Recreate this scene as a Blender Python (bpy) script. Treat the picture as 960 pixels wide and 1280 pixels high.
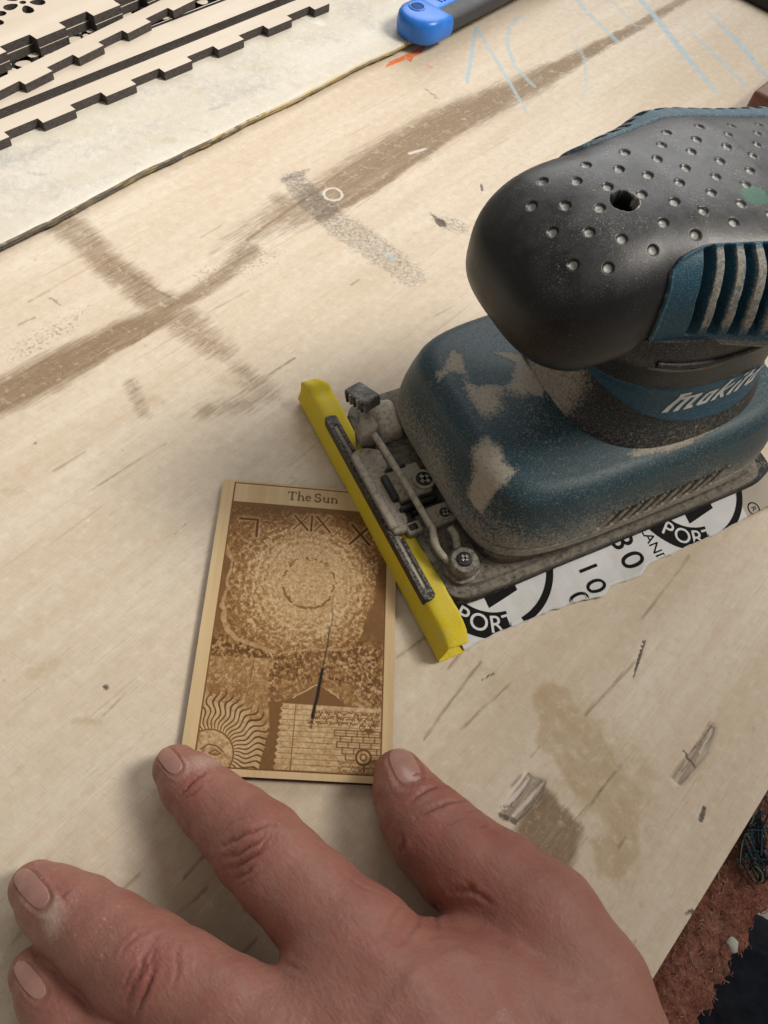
import bpy, bmesh, math, random
import numpy as np
from mathutils import Matrix, Vector
random.seed(7)
rng = np.random.default_rng(7)
scene = bpy.context.scene
for ob in list(bpy.data.objects):
    bpy.data.objects.remove(ob)
COL = scene.collection
MM = 0.001

# ------------------------------------------------------------------ camera
CAM_C = np.array([3.78, -125.82, 285.1])            # millimetres above the bench
CAM_R = np.array([[0.993431, 0.025312, 0.111595], [0.080292, -0.849041, -0.522190], [0.081531, 0.527721, -0.845496]])
FPX = 1000.0
cam_d = bpy.data.cameras.new('camera')
cam_d.sensor_fit = 'VERTICAL'
cam_d.sensor_height = 36.0
cam_d.lens = FPX / 1280.0 * 36.0
cam_d.clip_start = 0.01
cam_d.clip_end = 60.0
cam = bpy.data.objects.new('camera', cam_d)
COL.objects.link(cam)
_m = Matrix.Identity(4)
for i in range(3):
    _m[i][0] = CAM_R[0, i]
    _m[i][1] = -CAM_R[1, i]
    _m[i][2] = -CAM_R[2, i]
    _m[i][3] = CAM_C[i] * MM
cam.matrix_world = _m
scene.camera = cam

# ------------------------------------------------------------------ light
world = bpy.data.worlds.new('World')
scene.world = world
world.use_nodes = True
bg = world.node_tree.nodes['Background']
bg.inputs['Color'].default_value = (1.0, 0.915, 0.79, 1)
bg.inputs['Strength'].default_value = 0.29


def area_light(name, loc, target, sx, sy, power, color, spread):
    d = bpy.data.lights.new(name, 'AREA')
    d.shape = 'RECTANGLE'
    d.size = sx
    d.size_y = sy
    d.energy = power
    d.color = color
    d.spread = math.radians(spread)
    ob = bpy.data.objects.new(name, d)
    COL.objects.link(ob)
    ob.location = loc
    v = Vector(target) - Vector(loc)
    ob.rotation_euler = v.to_track_quat('-Z', 'Y').to_euler()
    return ob


area_light('window_light_right', (0.89, 0.21, 1.17), (-0.40, 0.30, 0.0), 0.42, 0.46, 2.7, (1.0, 0.95, 0.87), 48)
area_light('window_light_far', (0.26, 1.22, 0.68), (0.10, 0.40, 0.0), 1.1, 0.65, 3.3, (0.97, 0.985, 1.0), 110)
scene.view_settings.view_transform = 'Standard'
scene.view_settings.look = 'None'
scene.view_settings.exposure = 0.0
scene.view_settings.gamma = 1.0
scene.view_settings.use_curve_mapping = False
scene.render.engine = 'CYCLES'


# ------------------------------------------------------------------ helpers
def at(u, v, z=0.0):
    """point of the bench plane (height z, mm) seen at photograph pixel u, v"""
    d = CAM_R.T @ np.array([(u - 480) / FPX, (v - 640) / FPX, 1.0])
    return CAM_C + d * ((z - CAM_C[2]) / d[2])


def depth_of(p):
    return float(CAM_R[2] @ (np.asarray(p) - CAM_C))


def sstep(e0, e1, x):
    t = np.clip((x - e0) / (e1 - e0), 0, 1)
    return t * t * (3 - 2 * t)


def props(o, label=None, cat=None, group=None, kind=None):
    if label: o['label'] = label
    if cat: o['category'] = cat
    if group: o['group'] = group
    if kind: o['kind'] = kind
    return o


def empty(name, loc, rz=0.0):
    o = bpy.data.objects.new(name, None)
    COL.objects.link(o)
    o.location = Vector(loc) * MM
    o.rotation_euler = (0, 0, rz)
    o.empty_display_size = 0.02
    return o


def link(name, me, parent=None):
    o = bpy.data.objects.new(name, me)
    COL.objects.link(o)
    if parent is not None:
        o.parent = parent
    return o


def mesh(name, V, F, mats, parent=None, smooth=True, attrs=None, fmat=None):
    """V in mm, F (n,3|4) array or list; float point attributes in attrs"""
    me = bpy.data.meshes.new(name)
    V = np.asarray(V, dtype=np.float64) * MM
    if isinstance(F, np.ndarray):
        k = F.shape[1]
        me.vertices.add(len(V))
        me.vertices.foreach_set('co', V.astype(np.float32).ravel())
        me.loops.add(F.size)
        me.loops.foreach_set('vertex_index', F.astype(np.int32).ravel())
        me.polygons.add(len(F))
        me.polygons.foreach_set('loop_start', np.arange(0, F.size, k, dtype=np.int32))
        me.update(calc_edges=True)
        me.validate()
    else:
        me.from_pydata([tuple(p) for p in V], [], [tuple(f) for f in F])
        me.update()
    for m in (mats if isinstance(mats, (list, tuple)) else [mats]):
        me.materials.append(m)
    if fmat is not None:
        me.polygons.foreach_set('material_index', np.asarray(fmat, dtype=np.int32))
    me.polygons.foreach_set('use_smooth', np.full(len(me.polygons), bool(smooth)))
    if attrs:
        for k, a in attrs.items():
            at_ = me.attributes.new(k, 'FLOAT', 'POINT')
            at_.data.foreach_set('value', np.asarray(a, dtype=np.float32).ravel())
    return link(name, me, parent)


def grid_faces(n, m, wrap=False):
    i = np.arange(n - 1)[:, None]
    j = np.arange(m if wrap else m - 1)[None, :]
    j2 = (j + 1) % m
    a = i * m + j; b = (i + 1) * m + j; c = (i + 1) * m + j2; d = i * m + j2
    return np.stack([a, b, c, d], -1).reshape(-1, 4)


def bm_obj(name, bm, mats, parent=None, smooth=False, bevel=0.0, seg=2, angle=35):
    """bmesh in mm -> object; bevels sharp edges"""
    if bevel > 0:
        es = [e for e in bm.edges if len(e.link_faces) == 2 and e.calc_face_angle(0) > math.radians(angle)]
        bmesh.ops.bevel(bm, geom=es, offset=bevel, segments=seg, profile=0.5, affect='EDGES')
    bmesh.ops.recalc_face_normals(bm, faces=bm.faces[:])
    bmesh.ops.scale(bm, vec=(MM, MM, MM), verts=bm.verts[:])
    me = bpy.data.meshes.new(name)
    bm.to_mesh(me)
    bm.free()
    for m in (mats if isinstance(mats, (list, tuple)) else [mats]):
        me.materials.append(m)
    for p in me.polygons:
        p.use_smooth = smooth
    o = link(name, me, parent)
    if smooth:
        try:
            me.set_sharp_from_angle(angle=math.radians(40))
        except Exception:
            pass
    return o


def add_prism(bm, pts, z0, z1):
    """pts: ccw outline [(x,y)], extruded z0..z1"""
    lo = [bm.verts.new((x, y, z0)) for x, y in pts]
    hi = [bm.verts.new((x, y, z1)) for x, y in pts]
    n = len(pts)
    bm.faces.new(lo[::-1]); bm.faces.new(hi)
    for i in range(n):
        j = (i + 1) % n
        bm.faces.new((lo[i], lo[j], hi[j], hi[i]))


def add_box(bm, c, s, rot=None):
    r = bmesh.ops.create_cube(bm, size=1.0)
    M = Matrix.Translation(c) @ (rot.to_4x4() if rot is not None else Matrix.Identity(4)) @ Matrix.Diagonal((s[0], s[1], s[2], 1))
    bmesh.ops.transform(bm, matrix=M, verts=r['verts'])
    return r['verts']


def add_cyl(bm, c, r1, r2, h, axis=(0, 0, 1), seg=24):
    r = bmesh.ops.create_cone(bm, cap_ends=True, segments=seg, radius1=r1, radius2=r2, depth=h)
    q = Vector((0, 0, 1)).rotation_difference(Vector(axis).normalized())
    bmesh.ops.transform(bm, matrix=Matrix.Translation(c) @ q.to_matrix().to_4x4(), verts=r['verts'])
    return r['verts']


def tube(pts, rad, seg=10, cap=True):
    """swept tube -> V, F(list)"""
    P = np.asarray(pts, float)
    n = len(P)
    R = np.broadcast_to(np.asarray(rad, float), (n,))
    T = np.gradient(P, axis=0); T /= np.linalg.norm(T, axis=1)[:, None]
    up = np.array([0, 0, 1.0]) if abs(T[0, 2]) < .9 else np.array([1.0, 0, 0])
    V = []
    for i in range(n):
        s = np.cross(T[i], up); s /= np.linalg.norm(s); u = np.cross(s, T[i]); up = u
        for k in range(seg):
            a = 2 * math.pi * k / seg
            V.append(P[i] + R[i] * (math.cos(a) * s + math.sin(a) * u))
    F = [tuple(q) for q in grid_faces(n, seg, True)]
    if cap:
        F.append(tuple(range(seg))[::-1]); F.append(tuple((n - 1) * seg + k for k in range(seg)))
    return np.array(V), F


def smooth_poly(pts, n=60):
    """Catmull-Rom through pts"""
    P = np.asarray(pts, float)
    P = np.vstack([2 * P[0] - P[1], P, 2 * P[-1] - P[-2]])
    out = []
    m = len(P) - 3
    for t in np.linspace(0, m - 1e-6, n):
        i = int(t); f = t - i
        p0, p1, p2, p3 = P[i:i + 4]
        out.append(.5 * (2 * p1 + (p2 - p0) * f + (2 * p0 - 5 * p1 + 4 * p2 - p3) * f * f + (3 * p1 - p0 - 3 * p2 + p3) * f ** 3))
    return np.array(out)


def dist_poly(X, Y, pts):
    """distance of grid points to polyline, and parameter 0..1 along it"""
    P = np.asarray(pts, float)
    best = np.full(X.shape, 1e9); par = np.zeros(X.shape)
    L = np.r_[0, np.cumsum(np.hypot(*np.diff(P, axis=0).T))]
    for i in range(len(P) - 1):
        d = P[i + 1] - P[i]; l2 = max(d @ d, 1e-9)
        t = np.clip(((X - P[i, 0]) * d[0] + (Y - P[i, 1]) * d[1]) / l2, 0, 1)
        q = np.hypot(X - P[i, 0] - t * d[0], Y - P[i, 1] - t * d[1])
        m = q < best
        best[m] = q[m]; par[m] = ((L[i] + t * math.sqrt(l2)) / max(L[-1], 1e-9))[m]
    return best, par


def in_poly(X, Y, pts):
    P = np.asarray(pts, float)
    ins = np.zeros(X.shape, bool)
    j = len(P) - 1
    for i in range(len(P)):
        c = ((P[i, 1] > Y) != (P[j, 1] > Y)) & (X < (P[j, 0] - P[i, 0]) * (Y - P[i, 1]) / (P[j, 1] - P[i, 1] + 1e-12) + P[i, 0])
        ins ^= c; j = i
    return ins


def poly_soft(X, Y, pts, w):
    """1 inside, fading over +-w at the outline"""
    P = np.asarray(pts, float); P = np.vstack([P, P[:1]])
    d, _ = dist_poly(X, Y, P)
    sd = np.where(in_poly(X, Y, pts), -d, d)
    return sstep(w, -w, sd)


def vnoise(X, Y, s, seed=0, octaves=4, Z=None):
    """value noise, 0..1"""
    r = np.random.default_rng(seed)
    tot = np.zeros(X.shape); amp = 1.0; norm = 0
    for o in range(octaves):
        T = r.random((128, 128))
        x = X / s + 17.3 * o + 40; y = Y / s + 9.1 * o + 40
        if Z is not None:
            x = x + Z / s * .7; y = y - Z / s * .6
        xi = np.floor(x).astype(int); yi = np.floor(y).astype(int)
        fx = x - xi; fy = y - yi
        fx = fx * fx * (3 - 2 * fx); fy = fy * fy * (3 - 2 * fy)
        g = lambda a, b: T[a % 128, b % 128]
        tot += amp * ((g(xi, yi) * (1 - fx) + g(xi + 1, yi) * fx) * (1 - fy) + (g(xi, yi + 1) * (1 - fx) + g(xi + 1, yi + 1) * fx) * fy)
        norm += amp; amp *= .55; s *= .5
    return tot / norm


class G:
    """small node-graph writer"""
    def __init__(s, name, rough=0.5, spec=0.5):
        s.m = bpy.data.materials.new(name); s.m.use_nodes = True
        s.t = s.m.node_tree; s.p = s.t.nodes['Principled BSDF']
        s.p.inputs['Roughness'].default_value = rough
        s.p.inputs['Specular IOR Level'].default_value = spec
        s._oc = None

    def n(s, typ, ins=None, **pr):
        nd = s.t.nodes.new(typ)
        for k, v in pr.items(): setattr(nd, k, v)
        for k, v in (ins or {}).items(): s.set(nd.inputs[k], v)
        return nd

    def set(s, sock, v):
        if hasattr(v, 'is_output'): s.t.links.new(v, sock)
        elif isinstance(v, (tuple, list)) and sock.type == 'RGBA' and len(v) == 3: sock.default_value = (*v, 1)
        else: sock.default_value = v

    def oc(s):
        if s._oc is None: s._oc = s.n('ShaderNodeTexCoord').outputs['Object']
        return s._oc

    def map(s, vec=None, rot=(0, 0, 0), scale=(1, 1, 1), loc=(0, 0, 0)):
        """rotate first, then scale"""
        a = s.n('ShaderNodeMapping', {'Vector': vec or s.oc(), 'Rotation': rot})
        b = s.n('ShaderNodeMapping', {'Vector': a.outputs[0], 'Scale': scale, 'Location': loc})
        return b.outputs[0]

    def noise(s, scale=1.0, detail=3.0, rough=.5, vec=None, dist=0.0):
        return s.n('ShaderNodeTexNoise', {'Vector': vec or s.oc(), 'Scale': scale, 'Detail': detail, 'Roughness': rough, 'Distortion': dist}).outputs['Fac']

    def voro(s, scale, vec=None, feature='F1'):
        return s.n('ShaderNodeTexVoronoi', {'Vector': vec or s.oc(), 'Scale': scale}, feature=feature).outputs['Distance']

    def attr(s, name):
        return s.n('ShaderNodeAttribute', attribute_name=name).outputs['Fac']

    def mr(s, v, a, b, c=0.0, d=1.0):
        return s.n('ShaderNodeMapRange', {0: v, 1: a, 2: b, 3: c, 4: d}, clamp=True).outputs[0]

    def ma(s, op, a, b=0.0, clamp=False):
        return s.n('ShaderNodeMath', {0: a, 1: b}, operation=op, use_clamp=clamp).outputs[0]

    def mix(s, f, a, b, blend='MIX'):
        nd = s.n('ShaderNodeMix', data_type='RGBA', blend_type=blend)
        s.set(nd.inputs[0], f); s.set(nd.inputs[6], a); s.set(nd.inputs[7], b)
        return nd.outputs[2]

    def bump(s, h, strength=.3, dist=.001, normal=None):
        nd = s.n('ShaderNodeBump', {'Height': h, 'Strength': strength, 'Distance': dist})
        if normal is not None: s.set(nd.inputs['Normal'], normal)
        return nd.outputs[0]

    def out(s, color=None, rough=None, normal=None, **kw):
        if color is not None: s.set(s.p.inputs['Base Color'], color)
        if rough is not None: s.set(s.p.inputs['Roughness'], rough)
        if normal is not None: s.set(s.p.inputs['Normal'], normal)
        for k, v in kw.items(): s.set(s.p.inputs[k.replace('_', ' ')], v)
        return s.m


def curve_shape(name, loops, z0, z1, mats, parent=None, bevel=0.0, side_mat=True):
    """flat 2-D loops (outer + holes) extruded z0..z1 mm; mats=[face, edge]"""
    cu = bpy.data.curves.new(name, 'CURVE')
    cu.dimensions = '2D'; cu.fill_mode = 'BOTH'
    for L in loops:
        sp = cu.splines.new('POLY'); sp.points.add(len(L) - 1)
        for p, q in zip(sp.points, L): p.co = (q[0] * MM, q[1] * MM, 0, 1)
        sp.use_cyclic_u = True
    cu.extrude = (z1 - z0) / 2 * MM
    tmp = bpy.data.objects.new('tmp', cu)
    COL.objects.link(tmp)
    dg = bpy.context.evaluated_depsgraph_get()
    me = bpy.data.meshes.new_from_object(tmp.evaluated_get(dg))
    bpy.data.objects.remove(tmp); bpy.data.curves.remove(cu)
    me.name = name
    me.transform(Matrix.Translation((0, 0, (z0 + z1) / 2 * MM)))
    me.materials.clear()
    for m in mats: me.materials.append(m)
    for p in me.polygons:
        p.use_smooth = False
        p.material_index = 0 if (abs(p.normal.z) > .7 or len(mats) == 1) else 1
    return link(name, me, parent)


def text_mesh(txt, size, shear=0.0, offset=0.0, spacing=1.0):
    """glyph triangles in a flat plane: V (n,2) in mm, F list"""
    cu = bpy.data.curves.new('txt', 'FONT')
    cu.body = txt; cu.size = size; cu.shear = shear; cu.offset = offset
    cu.align_x = 'CENTER'; cu.align_y = 'CENTER'; cu.space_character = spacing
    cu.fill_mode = 'FRONT'; cu.resolution_u = 6
    tmp = bpy.data.objects.new('tmp', cu); COL.objects.link(tmp)
    dg = bpy.context.evaluated_depsgraph_get()
    me = bpy.data.meshes.new_from_object(tmp.evaluated_get(dg))
    V = np.array([v.co[:2] for v in me.vertices]); F = [tuple(p.vertices) for p in me.polygons]
    bpy.data.objects.remove(tmp); bpy.data.curves.remove(cu); bpy.data.meshes.remove(me)
    return V, F
# ------------------------------------------------------------------ bench: sanded plywood sheet
GA = math.radians(49.0)
GU = np.array([math.cos(GA), math.sin(GA)])
GV = np.array([math.sin(GA), -math.cos(GA)])
V_EDGE, V_BOARD = 168.0, -241.0


def wood_base(g, dark=(0.50, 0.385, 0.27), light=(0.66, 0.575, 0.465), pink=(0.57, 0.42, 0.31), k=1.0):
    ax = g.map(rot=(0, 0, -GA))
    sc = lambda a, b, o=0.0: g.map(vec=ax, scale=(a, b, b), loc=(o, o * .7, 0))
    broad = g.noise(1, 3, .55, sc(5, 34))
    mid = g.noise(1, 5, .62, sc(14, 190, 3.0), dist=.6)
    fine = g.noise(1, 3, .6, sc(70, 1500, 9.0))
    cath = g.n('ShaderNodeTexWave', {'Vector': sc(2.2, 26, 5.0), 'Scale': 1.6, 'Distortion': 5.5, 'Detail': 3.0, 'Detail Scale': 1.3}, bands_direction='Y').outputs['Fac']
    c = g.mix(g.mr(broad, .35, .68), dark, light)
    c = g.mix(g.ma('MULTIPLY', g.mr(cath, .55, 1.0), .20 * k), c, pink)
    c = g.mix(g.ma('MULTIPLY', g.mr(mid, .56, .74), .42 * k), c, pink)
    c = g.mix(g.ma('MULTIPLY', g.mr(fine, .40, .75), .16 * k), c, (0.34, 0.235, 0.16))
    blot = g.noise(30, 4, .6)
    c = g.mix(g.ma('MULTIPLY', g.mr(blot, .55, .8), .25), c, (0.52, 0.43, 0.30))
    return c, ax, fine, mid


def brk(g, name, nz, k=.9, lo=.38, hi=.72):
    return g.mr(g.ma('ADD', g.attr(name), g.ma('MULTIPLY', g.ma('SUBTRACT', nz, .5), k)), lo, hi)


def bench_material():
    g = G('sanded_plywood', .62, .28)
    c, ax, fine, mid = wood_base(g, dark=(0.605, 0.505, 0.385), light=(0.715, 0.635, 0.525), pink=(0.63, 0.475, 0.355), k=1.0)
    n1 = g.noise(420, 3, .7)
    nstreak = g.noise(1, 4, .7, g.map(vec=ax, scale=(60, 700, 700)))
    n2 = g.noise(1, 3, .6, g.map(scale=(900, 900, 900)))
    zero = lambda name, m: g.ma('MULTIPLY', m, g.mr(g.attr(name), .02, .12))
    # yellowish old glue, brown rubbed stains, grey smears, chalk, paint
    c = g.mix(g.ma('MULTIPLY', zero('olive', brk(g, 'olive', g.noise(150, 5, .7), 1.2, .22, .85)), .72), c, (0.415, 0.295, 0.16))
    c = g.mix(g.ma('MULTIPLY', zero('brown', brk(g, 'brown', nstreak, 1.8, .08, .98)), .96), c, (0.085, 0.052, 0.030))
    c = g.mix(g.ma('MULTIPLY', g.mr(g.ma('ADD', g.attr('brown'), g.ma('MULTIPLY', g.ma('SUBTRACT', g.noise(1, 4, .7, g.map(vec=ax, scale=(25, 420, 420), loc=(2, 2, 2))), .5), 1.6)), .72, 1.15), .85), c, (0.050, 0.034, 0.024))
    c = g.mix(g.ma('MULTIPLY', zero('brown', brk(g, 'brown', n1, 1.2, .35, 1.1)), .45), c, (0.22, 0.145, 0.085))
    c = g.mix(g.ma('MULTIPLY', g.mr(g.attr('brown'), .02, .8), .50), c, (0.36, 0.255, 0.155))
    c = g.mix(g.ma('MULTIPLY', zero('speck', brk(g, 'speck', g.noise(600, 2, .6), 1.6, .50, .8)), .75), c, (0.27, 0.195, 0.13))
    c = g.mix(g.ma('MULTIPLY', zero('grey', brk(g, 'grey', g.noise(520, 4, .75), 1.9, .38, 1.05)), .92), c, (0.115, 0.105, 0.098))
    c = g.mix(g.ma('MULTIPLY', zero('blue', brk(g, 'blue', n2, .8, .25, .75)), .85), c, (0.36, 0.51, 0.60))
    c = g.mix(g.ma('MULTIPLY', zero('orange', brk(g, 'orange', n1, .7, .35, .6)), .95), c, (0.72, 0.16, 0.035))
    c = g.mix(g.ma('MULTIPLY', zero('chip', brk(g, 'chip', nstreak, .9, .3, .6)), .88), c, g.mix(g.mr(g.noise(1, 4, .7, g.map(vec=ax, scale=(50, 900, 900))), .38, .62), (0.19, 0.135, 0.105), (0.47, 0.385, 0.31)))
    c = g.mix(g.ma('MULTIPLY', zero('pale', brk(g, 'pale', n1, .6, .35, .7)), .7), c, (0.78, 0.74, 0.70))
    c = g.mix(g.ma('MULTIPLY', zero('dark', brk(g, 'dark', n2, .7, .35, .65)), .93), c, (0.075, 0.06, 0.05))
    pore = g.noise(1, 2, .5, g.map(vec=ax, scale=(110, 1500, 1500), loc=(3, 1, 0)))
    c = g.mix(g.ma('MULTIPLY', g.mr(pore, .64, .74), .34), c, (0.36, 0.235, 0.15))
    ln_ = g.noise(1, 2, .4, g.map(vec=ax, scale=(9, 420, 420), loc=(1, 5, 0)), dist=.2)
    c = g.mix(g.ma('MULTIPLY', g.mr(ln_, .68, .75), .45), c, (0.47, 0.30, 0.20))
    mott = g.noise(210, 5, .72)
    c = g.mix(g.ma('MULTIPLY', g.mr(mott, .50, .70), .32), c, (0.47, 0.365, 0.255))
    c = g.mix(g.ma('MULTIPLY', g.mr(mott, .46, .30), .40), c, (0.76, 0.71, 0.63))
    sand = g.noise(1, 3, .6, g.map(rot=(0, 0, .6), scale=(120, 2200, 2200)))
    c = g.mix(g.ma('MULTIPLY', g.mr(sand, .58, .70), .22), c, (0.36, 0.28, 0.21))
    h = g.ma('ADD', g.ma('MULTIPLY', fine, .5), g.ma('ADD', g.ma('MULTIPLY', mott, .5), g.ma('MULTIPLY', sand, .3)))
    return g.out(c, g.mr(n1, .2, .8, .55, .75), g.bump(h, .38, .0005))


def edge_material():
    g = G('plywood_edge', .8, .2)
    b = g.noise(1, 3, .6, g.map(scale=(60, 60, 900)))
    return g.out(g.mix(g.mr(b, .35, .65), (0.12, 0.075, 0.045), (0.42, 0.32, 0.19)))


M_BENCH = bench_material()
M_PLYEDGE = edge_material()

z4 = lambda L: [(500 + x / 2.087, 760 + y / 2.087) for x, y in L]
z8 = lambda L: [(420 + x / 1.778, y / 1.778) for x, y in L]
z4k = lambda L: [(480 + x / 4.36, y / 4.36) for x, y in L]
W = lambda L, z=0.0: [at(x, y, z)[:2] for x, y in L]

nu, nv = 880, 640
uu = np.linspace(-200, 690, nu)[:, None] + 0 * np.zeros((1, nv))
vv = np.linspace(-262, V_EDGE, nv)[None, :] + np.zeros((nu, 1))
BX = uu * GU[0] + vv * GV[0]; BY = uu * GU[1] + vv * GV[1]
wob = (vnoise(BX, BY, 26, 3, 3) - .5)
wob2 = (vnoise(BX, BY, 9, 4, 3) - .5)


def stroke(pts, widths, strengths, soft=.5, jit=3.6):
    d, t = dist_poly(BX + wob * jit, BY + wob2 * jit, W(pts))
    q = np.linspace(0, 1, len(widths))
    w = np.interp(t, q, widths); s = np.interp(t, np.linspace(0, 1, len(strengths)), strengths)
    soft = min(.98, soft * 1.25 + .05)
    return s * sstep(w / 2 * (1 + soft), w / 2 * (1 - soft), d)


def blob(pts, w=3.0, s=1.0, jit=6.0):
    return s * poly_soft(BX + wob * jit, BY + wob2 * jit, W(pts), w)


mx = lambda *a: np.maximum.reduce(a)
brown = mx(stroke([(-30, 512), (60, 466), (140, 424), (205, 390), (238, 372)], [17, 18, 15, 12, 8], [.8, .85, .85, .8, .7], .45),
           stroke([(238, 372), (275, 345), (310, 312)], [8, 9, 12], [.62, .55, .6], .6),
           stroke([(275, 318), (305, 298), (345, 275), (420, 238), (480, 200), (560, 152), (640, 116), (700, 85), (780, 42), (860, -4)], [14, 24, 25, 24, 23, 19, 11, 8, 8, 7], [.12, .5, .78, .92, .88, .88, .9, .86, .66, .55], .5),
           stroke([(82, 282), (130, 325), (195, 378)], [17, 15, 15], [.5, .62, .6], .5),
           stroke([(205, 380), (245, 415), (280, 440)], [15, 17, 12], [.58, .5, .35], .6),
           stroke([(300, 462), (335, 490)], [9, 12], [.42, .36], .9),
           stroke([(255, 515), (310, 505)], [10, 10], [.34, .3], .9),
           stroke([(165, 480), (182, 520)], [6, 5], [.33, .3], .9),
           stroke([(350, 250), (400, 265), (470, 215)], [10, 10, 8], [.6, .75, .6], .8),
           blob(z4([(295, 600), (340, 520), (385, 470), (440, 520), (470, 575), (440, 640), (425, 690), (360, 640)]), 2.5, .85))
brown *= (.80 + .5 * vnoise(BX, BY, 12, 15, 4))
brown = mx(brown, stroke([(-30, 524), (60, 480), (140, 440), (215, 398)], [3, 4, 4, 3], [.9, .95, .95, .8], .6, 3), stroke([(130, 318), (165, 345), (212, 372)], [2, 2.5, 2], [.7, .85, .8], .6, 2), stroke([(310, 300), (360, 262), (430, 215), (520, 160)], [2.5, 3, 3, 2], [.8, .9, .85, .7], .6, 3), stroke([(400, 272), (470, 232), (560, 172), (620, 135)], [5, 6, 5, 4], [.9, 1, 1, .8], .7, 4))
speck = mx(blob([(0, 430), (60, 395), (115, 375), (105, 410), (60, 440), (0, 465)], 9, .55),
           stroke([(260, 345), (330, 320)], [26, 24], [.5, .5], .8),
           stroke([(215, 395), (275, 440)], [24, 22], [.45, .4], .8))
olive = mx(blob(z4([(345, 215), (390, 185), (450, 210), (470, 260), (530, 300), (560, 370), (600, 420), (640, 480), (625, 650), (560, 715), (500, 700), (480, 610), (530, 560), (450, 480), (400, 390), (350, 370), (370, 310)]), 2.2, .75),
           blob(z4([(580, 345), (640, 350), (670, 440), (640, 480), (600, 420)]), 3, .5),
           stroke([(45, 840), (70, 830)], [8, 7], [.5, .45], 1), stroke([(10, 615), (25, 610)], [7, 5], [.5, .4], 1),
           stroke([(95, 905), (125, 902)], [4, 3], [.55, .5], .7), stroke([(185, 500), (205, 505)], [8, 8], [.5, .4], .8),
           stroke([(350, 1105), (370, 1085)], [6, 6], [.5, .5], .9), stroke([(280, 480), (350, 500)], [16, 12], [.42, .36], .9),
           stroke([(560, 690 + 80), (600, 850), (720, 880)], [18, 18, 14], [.32, .3, .25], 1),
           stroke(z4([(420, 230), (470, 330), (560, 440), (590, 560), (570, 660)]), [24, 34, 40, 34, 22], [.42, .5, .5, .46, .4], .7))
grey = mx(stroke([(352, 226), (372, 218), (384, 212)], [4, 8, 3], [.9, .9, .7], .5),
          stroke([(368, 226), (400, 258), (420, 280)], [17, 19, 19], [.72, .75, .66], .3),
          stroke([(410, 272), (460, 305), (515, 345)], [20, 22, 19], [.62, .64, .56], .25),
          blob([(530, 262), (545, 268), (575, 272), (590, 284), (583, 294), (550, 288), (537, 276)], 2, .55),
          blob(z4([(480, 380), (520, 365), (515, 390)]), 1.5, .5), stroke([(530, 110), (545, 122)], [3, 4], [.7, .6], .7))
dark = mx(stroke([(549, 277), (552, 280)], [6, 6], [.85, .85], .5), stroke([(536, 266), (548, 276)], [1.2, 3], [.6, .7], .5),
          stroke(z4([(640, 82), (622, 140), (607, 186)]), [.7, 1.0, .5], [.9, .9, .8], .6, .6),
          stroke(z4([(634, 82), (612, 160)]), [.5, .5], [.8, .7], .6, .6),
          stroke(z4([(795, 518), (782, 550)]), [1.5, 2.2], [.75, .7], .6), stroke(z4([(830, 468), (740, 630)]), [.6, .5], [.42, .3], .6),
          stroke(z4([(215, 190), (243, 177)]), [.8, 1.2], [.8, .8], .6), stroke(z4([(655, 98), (690, 105)]), [.6, .6], [.5, .4], .6),
          stroke(z4([(455, 152), (470, 160)]), [1, 1], [.6, .5], .6), stroke(z4([(860, 505), (910, 540)]), [.4, .4], [.4, .3], .6),
          stroke(z4([(735, 805), (755, 795)]), [1, 2.5], [.6, .7], .5),
          stroke([(540, 470 - 234), (545, 232)], [2, 2], [.4, .3], .6), stroke([(600, 230), (603, 238)], [1.6, 2], [.7, .8], .5),
          stroke([(132, 859), (136, 861)], [2.0, 1.6], [.7, .6], .7), stroke([(138, 978 - 4), (141, 973)], [1, 1], [.6, .6], .5),
          stroke(z4([(265, 545), (300, 560)]), [3, 3], [.75, .6], .5), stroke(z4([(262, 520), (300, 520)]), [1, 1], [.7, .6], .5),
          stroke(z4([(285, 520), (345, 440), (380, 450)]), [.9, .7, .9], [.6, .55, .6], .5), stroke(z4([(320, 530), (375, 470)]), [.8, .6], [.6, .5], .5),
          stroke(z4([(745, 375), (775, 410)]), [1.8, 1.4], [.75, .75], .5), stroke(z4([(765, 370), (822, 300)]), [.9, .9], [.6, .6], .5),
          stroke(z4([(728, 470), (700, 495)]), [2, .8], [.4, .3], .7), stroke([(60, 373), (75, 383)], [2, 2], [.6, .5], .7))
chip = mx(blob(z4([(262, 532), (300, 470), (335, 428), (385, 446), (372, 500), (330, 540), (300, 570)]), 1.0, .8, 2),
          blob(z4([(705, 440), (760, 370), (808, 295), (828, 312), (800, 385), (760, 440), (735, 466)]), 1.0, .8, 2))
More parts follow.
